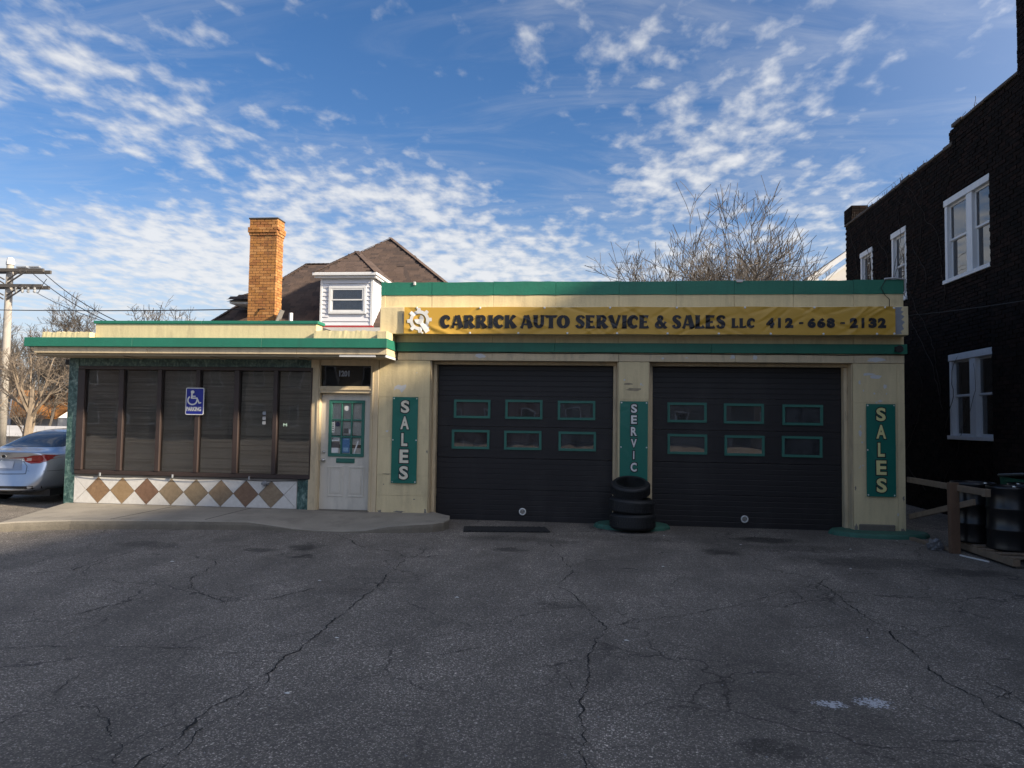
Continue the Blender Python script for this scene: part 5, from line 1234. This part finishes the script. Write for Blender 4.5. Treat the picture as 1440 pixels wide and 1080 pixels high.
# ================================================================== TREES
def grow_tree(seed, base, height, spread, r_base, stems=1, levels=4, twig=.010, lean=0.0, up=.25, first=.25, kids=(5, 7), flat=1.0, wander=.19, ratio=(.42, .68)):
    rr = random.Random(seed); V, F = [], []
    def seg(pts, rads, n):
        prev = None
        for i, p in enumerate(pts):
            d = (pts[min(i+1, len(pts)-1)]-pts[max(i-1, 0)]); d = d.normalized() if d.length > 1e-6 else Vector((0, 0, 1))
            u = Vector((1, 0, 0)) if abs(d.x) < .8 else Vector((0, 1, 0)); s = d.cross(u).normalized(); u = s.cross(d)
            b = len(V)
            for k in range(n): a = 2*math.pi*k/n; V.append(tuple(p+rads[i]*(math.cos(a)*s+math.sin(a)*u)))
            if prev is not None:
                for k in range(n): F.append((prev+k, prev+(k+1) % n, b+(k+1) % n, b+k))
            prev = b
    def branch(p, d, L, r, lev):
        n = max(3, min(8, int(L/.35)+2)) if lev < levels else 3
        pts = [p.copy()]; rads = [r]; dd = d.copy()
        for i in range(n):
            dd = (dd + Vector((rr.uniform(-1, 1), rr.uniform(-1, 1), rr.uniform(-1, 1)))*(.08 if lev == 0 else wander) + Vector((0, 0, up*.22*(1 if lev else .2)))).normalized()
            pts.append(pts[-1] + dd*L/n); rads.append(max(twig, r*(1-.72*(i+1)/n)))
        seg(pts, rads, 6 if lev == 0 else (4 if lev < 2 else 3))
        if lev >= levels: return
        m = rr.randint(*kids) if lev else kids[1]+2
        for k in range(m):
            f = rr.uniform(first if lev == 0 else .22, 1.0); i = min(n-1, int(f*n)); q = pts[i].lerp(pts[i+1], f*n-i); ax_ = (pts[i+1]-pts[i]).normalized()
            o = Vector((rr.uniform(-1, 1), rr.uniform(-1, 1)*flat, rr.uniform(-.3, .6))); o = (o-ax_*o.dot(ax_)); o = o.normalized() if o.length > 1e-4 else Vector((1, 0, 0))
            ang = R(rr.uniform(24, 58)) if lev else R(rr.uniform(28, 62))*spread
            nd = (ax_*math.cos(ang)+o*math.sin(ang)).normalized()
            branch(q, nd, L*rr.uniform(*ratio)*(1.15-f*.35), max(twig, rads[i]*rr.uniform(.45, .62)), lev+1)
    for s in range(stems):
        a = 2*math.pi*(s+rr.random()*.6)/stems; k = lean if stems > 1 else lean*.3
        d = Vector((math.cos(a)*k, math.sin(a)*k*flat, 1)).normalized()
        branch(Vector(base)+Vector((math.cos(a)*.15, math.sin(a)*.15, 0))*(stems > 1), d, height*rr.uniform(.50, .62) if levels > 2 else height, r_base*rr.uniform(.75, 1.0), 0)
    return V, F
def tree(label, mat, *a, group=None, **k):
    V, F = grow_tree(*a, **k); t_ = empty('bare_tree', a[1], label, 'tree', group)
    pyobj('branches', V, F, mat, t_); return t_
tree('wide bare many-stemmed tree rising behind the garage roof', BARK, 11, (5.4, 20, 0), 10.9, .90, .24, stems=8, levels=4, twig=.010, lean=.50, up=.34, kids=(4, 5), wander=.13, ratio=(.50, .80), first=.35)
tree('small bare tree behind the garage roof, left of the wide one', BARK, 12, (2.8, 21, 0), 8.2, .8, .15, stems=4, levels=4, twig=.010, lean=.50, up=.30, kids=(3, 5), wander=.12, ratio=(.48, .76), first=.35)
tree('slim bare tree between the wide tree and the white gable', BARK, 15, (10.2, 24, 0), 10.0, .8, .10, stems=4, levels=4, twig=.010, lean=.32, up=.35, kids=(3, 5), wander=.11, ratio=(.5, .76), first=.4)
tree('thin bare tree top sticking up behind the office roof', BARK, 21, (-17.1, 14, 0), 7.0, .8, .09, stems=2, levels=4, twig=.008, lean=.10, up=.5, first=.4, kids=(3, 5))
tr = tree('leafless tree with a thick tan trunk behind the silver car', BARKT, 31, (-15.65, 6.4, -.4), 5.6, .9, .21, stems=1, levels=4, twig=.005, up=.2, first=.5, kids=(4, 5), wander=.15)
tree('thin leafless sapling between the pole and the tan trunk', BARKT, 33, (-16.9, 7.5, -.4), 5.0, .9, .06, stems=2, levels=4, twig=.0045, lean=.2, up=.3, kids=(3, 5))
FAR = [(-44, 38, 10.2), (-39.5, 41, 10.6), (-35.5, 38, 10.0), (-47.5, 44, 10.8), (-31.8, 42, 10.4), (-37.2, 34, 9.2), (-33.2, 35, 9.0)]
FARL = ['far bare tree straight behind the utility pole', 'far bare tree above the orange roof, tallest of the wood', 'far bare tree between the orange roof and the office pillar', 'far bare tree left of the utility pole', 'far bare tree mostly hidden by the left end of the canopy', 'nearer bare tree right of the orange roof', 'far bare tree just left of the office pillar']
for i, (x, y, h) in enumerate(FAR):
    tree(FARL[i], BARKD, 50+i, (x, y, -1), h*1.13, .9, .15, group='trees of the far wood', stems=2, levels=4, twig=.012, lean=.16, up=.3, first=.15, kids=(5, 6), wander=.15)
# hillside, brush and far houses at the left
hb = BM(); nx, ny = 40, 14; G = []
for i in range(nx+1):
    row = []
    for k in range(ny+1):
        x = -150+3.1*i; y = 42+7*k; row.append(hb.verts.new((x, y, -.3 + 4.2*(k/ny)**.8*max(0, min(1, (-18-x)/25)) + .4*math.sin(x*.3+k))))
    G.append(row)
for a, b in zip(G, G[1:]):
    for k in range(ny): hb.faces.new((a[k], b[k], b[k+1], a[k+1]))
tag(obj('hillside', hb, GROUND, smooth=True), kind='structure')
oh = empty('orange_roofed_house', (-42, 42, 0), 'grey house with a bright orange roof among the bare trees', 'house')
bm = BM(); vs = [bm.verts.new(p) for p in ((-43.15, 38.5, 3.55), (-38.9, 41.5, 3.45), (-39.4, 38.2, 1.55), (-41.9, 36.8, 1.70))]; bm.faces.new(vs)
vs = [bm.verts.new((p[0], p[1], p[2]-.15)) for p in ((-43.15, 38.5, 3.55), (-38.9, 41.5, 3.45), (-39.4, 38.2, 1.55), (-41.9, 36.8, 1.70))]; bm.faces.new(vs[::-1]); obj('roof', bm, ORANGE, oh)
bm = BM(); vs = [bm.verts.new(p) for p in ((-43.1, 38.6, 3.40), (-41.95, 36.95, 1.60), (-41.95, 36.95, -.5), (-44.8, 38.2, -.5), (-44.8, 38.2, 1.3))]; bm.faces.new(vs); bx(bm, -44.5, -39.6, 38.7, 43, -.5, 1.5); obj('house_wall', bm, GREYSIDE, oh)
bm = BM(); bar(bm, (-43.15, 38.45, 3.5), (-41.9, 36.75, 1.65), .08, .14); bar(bm, (-43.15, 38.45, 3.5), (-44.9, 38.1, 1.2), .08, .14); obj('barge_board', bm, WHITETRIM, oh)
ot = empty('far_house', (-50, 44, 0), 'far pale house with an orange-brown gable left of the orange roof', 'house')
bm = BM(); bx(bm, -53, -46.5, 44, 49, -.5, 2.0); obj('house_wall', bm, PALEWALL, ot)
bm = BM(); vs = [bm.verts.new(p) for p in ((-53.2, 43.7, 2.0), (-46.2, 43.7, 2.0), (-47.8, 46.5, 4.4), (-51.8, 46.5, 4.4))]; bm.faces.new(vs); obj('roof', bm, pm('tan_roof', (.40, .27, .15), .85), ot)
pw_ = empty('white_shed', (-27.5, 22, 0), 'low white shed behind the trunk and the silver car', 'shed')
bm = BM(); bx(bm, -30.5, -24.8, 21, 24, -.4, .70); obj('shed_wall', bm, GREYSIDE, pw_)
bm = BM(); vs = [bm.verts.new(p) for p in ((-30.9, 20.6, .66), (-24.5, 20.6, .66), (-24.5, 22.6, 1.15), (-30.9, 22.6, 1.15))]; bm.faces.new(vs); obj('shed_roof', bm, pm('pale_grey_roof', (.42, .41, .40), .7, .2, 1.5), pw_)
# brush: many thin canes, nobody could count them
rr = random.Random(99); V, F = [], []
for k in range(900):
    x = rr.uniform(-48, -13.5); y = rr.uniform(8, 30); 
    if x > -12-.52*(y+5): continue
    p = Vector((x, y, -.1)); d = Vector((rr.uniform(-.5, .5), rr.uniform(-.3, .3), 1)).normalized(); r = rr.uniform(.006, .016); prev = None; L = rr.uniform(.5, 1.5)*(.5+y/30)
    for i in range(6):
        b = len(V); V += [(p.x-r, p.y, p.z), (p.x+r, p.y, p.z), (p.x, p.y+r, p.z)]
        if prev is not None:
            for q_ in range(3): F.append((prev+q_, prev+(q_+1) % 3, b+(q_+1) % 3, b+q_))
        prev = b; d = (d+Vector((rr.uniform(-1, 1), rr.uniform(-1, 1), rr.uniform(-.6, .5)))*.22).normalized(); p = p+d*L/5; r *= .8
tag(pyobj('undergrowth', V, F, BARKT), kind='stuff')

# ================================================================== UTILITY POLE AND WIRES
up_ = empty('utility_pole', (-25.5, 17, 0), 'weathered grey utility pole with two crossarms at the far left', 'utility pole')
px_ = -25.49
bm = BM(); tube(bm, [(px_-.02, 17, -.2), (px_, 17, 4), (px_+.0, 17, 8.42)], [.19, .165, .135], 14); obj('pole', bm, POLE, up_, smooth=True)
for z, w in ((8.02, 1.78), (7.33, 1.74)):
    for dy in (-.22, .22):
        bm = BM(); bar(bm, (px_-w, 17+dy, z+.02), (px_+w, 17+dy, z-.02), .10, .15, bev=.006); obj('crossarm', bm, ARMWOOD, up_)
    for s in (-1, 1):
        for q_ in (.72, 1.02):
            bm = BM(); bar(bm, (px_+s*q_, 17-.28, z-.06), (px_+s*.08, 17-.2, z-.52*(q_/.9)), .05, .05); obj('brace', bm, ARMWOOD, up_)
for x in (.55, .85, 1.12, 1.42, -.6, -1.0, -1.4):
    bm = BM(); lathe(bm, [(.02, 0), (.07, -.03), (.04, -.07), (.08, -.10), (.04, -.15), (.07, -.20), (.02, -.26)], 10, Matrix.Translation((px_+x, 16.75, 7.26))); obj('insulator', bm, CERAMIC, up_)
for x in (.75, 1.35):
    bm = BM(); bx(bm, px_+x-.25, px_+x+.25, 16.72, 16.86, 8.11, 8.18, .01); obj('arm_bracket', bm, PEELGREY, up_)
bm = BM(); lathe(bm, [(.001, 8.62), (.12, 8.60), (.17, 8.42), (.17, 8.30)], 12, Matrix.Translation((px_, 17, 0))); obj('pole_cap', bm, WHITETRIM, up_)
def wire(a, b, sag, label, r=.012, n=24):
    a = Vector(a); b = Vector(b); bm = BM(); pts = [a.lerp(b, i/n) - Vector((0, 0, sag*4*(i/n)*(1-i/n))) for i in range(n+1)]
    tube(bm, pts, r, 5); return tag(obj('power_line', bm, WIREMAT), label, 'cable')
wire((px_+1.74, 16.8, 7.92), (-13.6, 8.4, 4.3), .25, 'upper power line from the top crossarm down behind the office roof', .016)
wire((px_+1.15, 16.8, 7.95), (-13.9, 8.4, 4.3), .25, 'second power line below the upper one, running behind the office roof', .016)
wire((px_+1.52, 16.8, 7.0), (-14.2, 8.4, 4.45), .12, 'lowest sloping power line from the lower crossarm insulators', .012)
wire((-45, 23, 7.9), (-8.6, 5.9, 4.62), .28, 'nearly level cable crossing the pole and reaching the chimney', .016, 40)
bm = BM(); tube(bm, [(px_+1.5, 16.75, 7.0), (px_+2.05, 16.2, 6.92), (px_+2.5, 15.9, 7.25), (px_+2.72, 15.8, 7.42)], .014, 5); obj('jumper_wire', bm, WIREMAT, up_)
wire((5.11, .15, 3.60), (7.17, -2.2, 3.75), .05, 'thin service cable between the shop corner and the brick building', .008)

# ================================================================== SILVER CAR
def make_car():
    cx, cy = -11.27, .45
    car = empty('silver_sedan', (cx, cy+2.2, 0), 'silver sedan seen from behind, parked past the left end of the office', 'car')
    PAINT = pm('silver_paint', (.50, .55, .63), .28, .04, 1, .01, 200, metal=.75, coat=1.0)
    # stations: s, half-width, bottom z, rocker z, belt z, roof z, roof half-width
    ST = [(.02, .70, .30, .42, .96, 1.005, .60), (.10, .80, .24, .40, .97, 1.03, .66), (.30, .87, .20, .36, .98, 1.05, .66), (.62, .885, .20, .34, .985, 1.075, .64), (.95, .89, .19, .32, .985, 1.235, .58), (1.35, .89, .19, .30, .98, 1.40, .55), (1.9, .89, .19, .30, .965, 1.455, .56), (2.5, .89, .19, .30, .95, 1.46, .56), (2.95, .885, .19, .30, .94, 1.38, .55), (3.4, .88, .19, .30, .93, 1.13, .58), (3.75, .87, .19, .32, .91, .975, .64), (4.2, .83, .22, .36, .80, .85, .60), (4.5, .70, .30, .40, .66, .70, .50)]
    bm = BM(); rings = []
    for s, w, zb, zr, zbelt, zroof, wr in ST:
        half = [(0, zb), (w*.72, zb), (w*.95, zr), (w*.995, (zr+zbelt)*.5-.04), (w, (zr+zbelt)*.5+.12), (w*.955, zbelt-.05), (w*.90, zbelt), (wr+(w*.88-wr)*.12, zroof-.05 if zroof-zbelt > .12 else zbelt+(zroof-zbelt)*.7), (wr*.82, zroof-.008), (0, zroof+.012)]
        pts = half + [(-x, z) for x, z in half[-2:0:-1]]
        ring = []
        for x, z in pts:
            k = abs(x)/.89; y = s
            if s < .5:
                y += .20*k**3*(1-s/.5)                      # plan curve of the tail
                if z < .70: y -= .085*(1-s/.5)*min(1, (.70-z)/.10)   # bumper stands proud
                if z > .80: y -= .0
                if .70 < z < .93: y += .02*(1-s/.5)
            if s > 4.0: y -= .22*k**3
            ring.append(bm.verts.new((cx+x, cy+y, z)))
        rings.append(ring)
    for a, b in zip(rings, rings[1:]):
        n = len(a)
        for k in range(n): bm.faces.new((a[k], b[k], b[(k+1) % n], a[(k+1) % n]))
    for r, fl in ((rings[0], 1), (rings[-1], 0)):
        n = len(r); h = n//2                              # close the ends in horizontal strips
        for k in range(0, h):
            l0, l1, m0, m1 = r[k], r[k+1], r[(n-k) % n], r[(n-k-1) % n]
            vs = [l0, l1, m1, m0]; vs = [v for i, v in enumerate(vs) if v not in vs[:i]]
            if len(vs) > 2: bm.faces.new(vs)
    bmesh.ops.recalc_face_normals(bm, faces=bm.faces[:])
    o = obj('car_body', bm, PAINT, car, smooth=True)
    md = o.modifiers.new('smooth', 'SUBSURF'); md.levels = 2; md.render_levels = 2
    dg = bpy.context.evaluated_depsgraph_get(); dg.update(); me = o.evaluated_get(dg).to_mesh()
    bvh = BVHTree.FromPolygons([v.co.copy() for v in me.vertices], [tuple(p.vertices) for p in me.polygons])
    def patch(name, top, bot, origin, mat, off=.006, nu=14, nv=6, par=car, axis='y'):
        """surface piece bounded by two polylines, laid onto the body"""
        def samp(pl, t):
            f = t*(len(pl)-1); i = min(int(f), len(pl)-2); a, b = pl[i], pl[i+1]; return (a[0]+(b[0]-a[0])*(f-i), a[1]+(b[1]-a[1])*(f-i))
        V, F = [], []; okv = []
        for k in range(nv+1):
            for i in range(nu+1):
                p, q = samp(top, i/nu), samp(bot, i/nu); a, b = p[0]+(q[0]-p[0])*k/nv, p[1]+(q[1]-p[1])*k/nv
                if axis == 'y': hit = bvh.ray_cast(Vector((cx+a, cy-2, b)), Vector((0, 1, 0)))
                elif axis == 'x': hit = bvh.ray_cast(Vector((cx+3, cy+a, b)), Vector((-1, 0, 0)))
                else: hit = bvh.ray_cast(Vector((cx+a, cy+b, 3)), Vector((0, 0, -1)))
                if hit[0] is None: V.append((cx+a, cy+.3, b)); okv.append(False); continue
                V.append(tuple(hit[0] + hit[1]*off)); okv.append(True)
        for k in range(nv):
            for i in range(nu):
                f = (k*(nu+1)+i, k*(nu+1)+i+1, (k+1)*(nu+1)+i+1, (k+1)*(nu+1)+i)
                if all(okv[j] for j in f): F.append(f)
        return pyobj(name, V, F, mat, par, smooth=True)
    CG = pm('car_glass', (.020, .024, .032), .04, .05, 2, spec=1.0)
    RED = pm('tail_lamp_red', (.30, .012, .014), .12, .25, 14, coat=1.0); CLEAR = pm('lamp_clear', (.62, .42, .40), .1, .1, 20)
    BLK = pm('car_black_trim', (.012, .012, .013), .5)
    patch('rear_window', [(-.54, 1.36), (-.3, 1.385), (0, 1.39), (.3, 1.385), (.54, 1.36)], [(-.70, 1.10), (-.4, 1.095), (0, 1.09), (.4, 1.095), (.70, 1.10)], None, CG, .004, 20, 8)
    for s in (-1, 1):
        tl = patch('tail_light', [(s*.36, .905), (s*.55, .945), (s*.70, .955), (s*.86, .965)], [(s*.38, .83), (s*.50, .79), (s*.68, .80), (s*.84, .90)], None, RED, .008, 12, 6)
        patch('reverse_lamp', [(s*.42, .895), (s*.52, .905)], [(s*.43, .845), (s*.51, .845)], None, CLEAR, .011, 4, 3, tl)
        sd = patch('tail_light', [(.05, .945), (.20, .965), (.40, .955)], [(.05, .81), (.20, .83), (.38, .93)], None, RED, .008, 8, 4, axis='x') if s == 1 else None
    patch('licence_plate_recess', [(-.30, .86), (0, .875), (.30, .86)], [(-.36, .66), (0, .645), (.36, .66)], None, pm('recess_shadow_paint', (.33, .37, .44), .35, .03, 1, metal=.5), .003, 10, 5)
    pl = patch('licence_plate', [(-.16, .83), (.16, .83)], [(-.16, .69), (.16, .69)], None, pm('plate_blue_white', (.50, .55, .64), .4, .05, 30), .012, 4, 3)
    def seam(pts, axis='y', w=.006):
        t_, b_ = [(p[0]-(w if axis != 'y' or True else 0)*0, p[1]+w) for p in pts], [(p[0], p[1]-w) for p in pts]; patch('panel_gap', t_, b_, None, BLK, .0035, 16, 1, axis=axis)
    seam([(-.45, .60), (-.40, .595), (0, .585), (.40, .595), (.45, .60)])
    for s in (-1, 1):
        pts = [(s*.35, .83), (s*.44, .74), (s*.45, .60)]
        patch('panel_gap', [(x-.005, z) for x, z in pts], [(x+.005, z) for x, z in pts], None, BLK, .0035, 8, 1)
    patch('bumper_valance', [(-.72, .37), (0, .36), (.72, .37)], [(-.66, .22), (0, .22), (.66, .22)], None, BLK, .006, 14, 3)
    # side glass, door gap, wheel
    patch('side_window', [(1.06, 1.20), (1.35, 1.29), (1.88, 1.33)], [(1.02, 1.05), (1.4, 1.03), (1.9, 1.02)], None, CG, .004, 10, 4, axis='x')
    patch('side_window', [(1.98, 1.33), (2.5, 1.33), (2.85, 1.26)], [(1.98, 1.02), (2.5, 1.01), (3.15, 1.01)], None, CG, .004, 10, 4, axis='x')
    patch('panel_gap', [(1.15, 1.0), (1.25, .6), (1.45, .35)], [(1.16, 1.0), (1.26, .6), (1.46, .35)], None, BLK, .0035, 8, 1, axis='x')
    patch('panel_gap', [(.03, .655), (.55, .66)], [(.03, .648), (.55, .653)], None, BLK, .0035, 8, 1, axis='x')
    bm = BM(); M = Matrix.Translation((cx, cy+.045, .925)) @ Matrix.Rotation(R(90), 4, 'X') @ Matrix.Diagonal((1.5, 1, 1, 1)); lathe(bm, [(.030, 0), (.034, .012), (.040, .012), (.044, 0)], 20, M, close=False); obj('emblem', bm, STEEL, car, smooth=True)
    for x, y in ((.76, .98), (-.76, .98), (.76, 3.6), (-.76, 3.6)):
        M = Matrix.Translation((cx+x, cy+y, .315)) @ Matrix.Rotation(R(90), 4, 'Y'); bm = BM()
        lathe(bm, [(.20, -.09), (.27, -.105), (.305, -.09), (.315, -.05), (.315, .05), (.305, .09), (.27, .105), (.20, .09)], 28, M, close=True); wh = obj('wheel', bm, TYRE, car, smooth=True)
        bm = BM(); lathe(bm, [(.02, .06), (.18, .075), (.21, .088), (.21, -.08), (.02, -.06)], 20, M); obj('rim', bm, STEEL, wh, smooth=True)
    # arches and underside
    bm = BM(); bx(bm, cx-.80, cx+.80, cy+.30, cy+4.2, .17, .30); obj('underside', bm, BLK, car)
    o.evaluated_get(dg).to_mesh_clear()
make_car()

# ================================================================== ACROSS THE STREET (seen reflected in the shop glass)
SB = [(-46, -30, 7.5, 'brown', (.12, .075, .055)), (-28.5, -17, 8.6, 'tan', (.24, .19, .13)), (-15, -4, 6.4, 'red', (.14, .06, .045)), (-2.5, 11, 8.8, 'grey', (.15, .145, .14)), (12.5, 27, 7.2, 'dun', (.18, .14, .10)), (28, 44, 8.0, 'dark', (.10, .085, .075))]
for x0, x1, h, nm, col in SB:
    e = empty('street_building', ((x0+x1)/2, -46, 0), nm + ' two storey building across the street, seen only reflected in the shop windows', 'building', 'buildings across the street')
    box('wall', x0, x1, -56, -46, 0, h, pm('street_wall_'+nm, col, .85, .15, 1), e, bev=0)
    box('cornice', x0-.1, x1+.1, -46.25, -45.99, h-.5, h+.1, WHITETRIM if nm in ('tan', 'grey') else BROWNMETAL, e, bev=0)
    n = int((x1-x0)/2.6)
    for k in range(n):
        xx = x0+1.1+(x1-x0-2.2)*k/(n-1)
        for z in (1.0, 4.3):
            if z+1.8 < h-.4: f = box('window', xx-.55, xx+.55, -46.0, -45.93, z, z+1.8, WHITETRIM, e, bev=0); box('pane', xx-.46, xx+.46, -45.92, -45.91, z+.09, z+1.71, DARKROOM, f, bev=0)
def copy_thing(src, label, loc, rz):
    r = src.copy(); C.objects.link(r); r.location = loc; r.rotation_euler = (0, 0, rz); r['label'] = label
    for c in src.children:
        d = c.copy(); C.objects.link(d); d.parent = r
        for g in c.children: h = g.copy(); C.objects.link(h); h.parent = d
    return r
src = [o for o in C.objects if o.name == 'silver_sedan'][0]
copy_thing(src, 'silver sedan parked across the lot, seen only as a reflection in the office glass', (-13.4, -17.0, 0), R(-62))
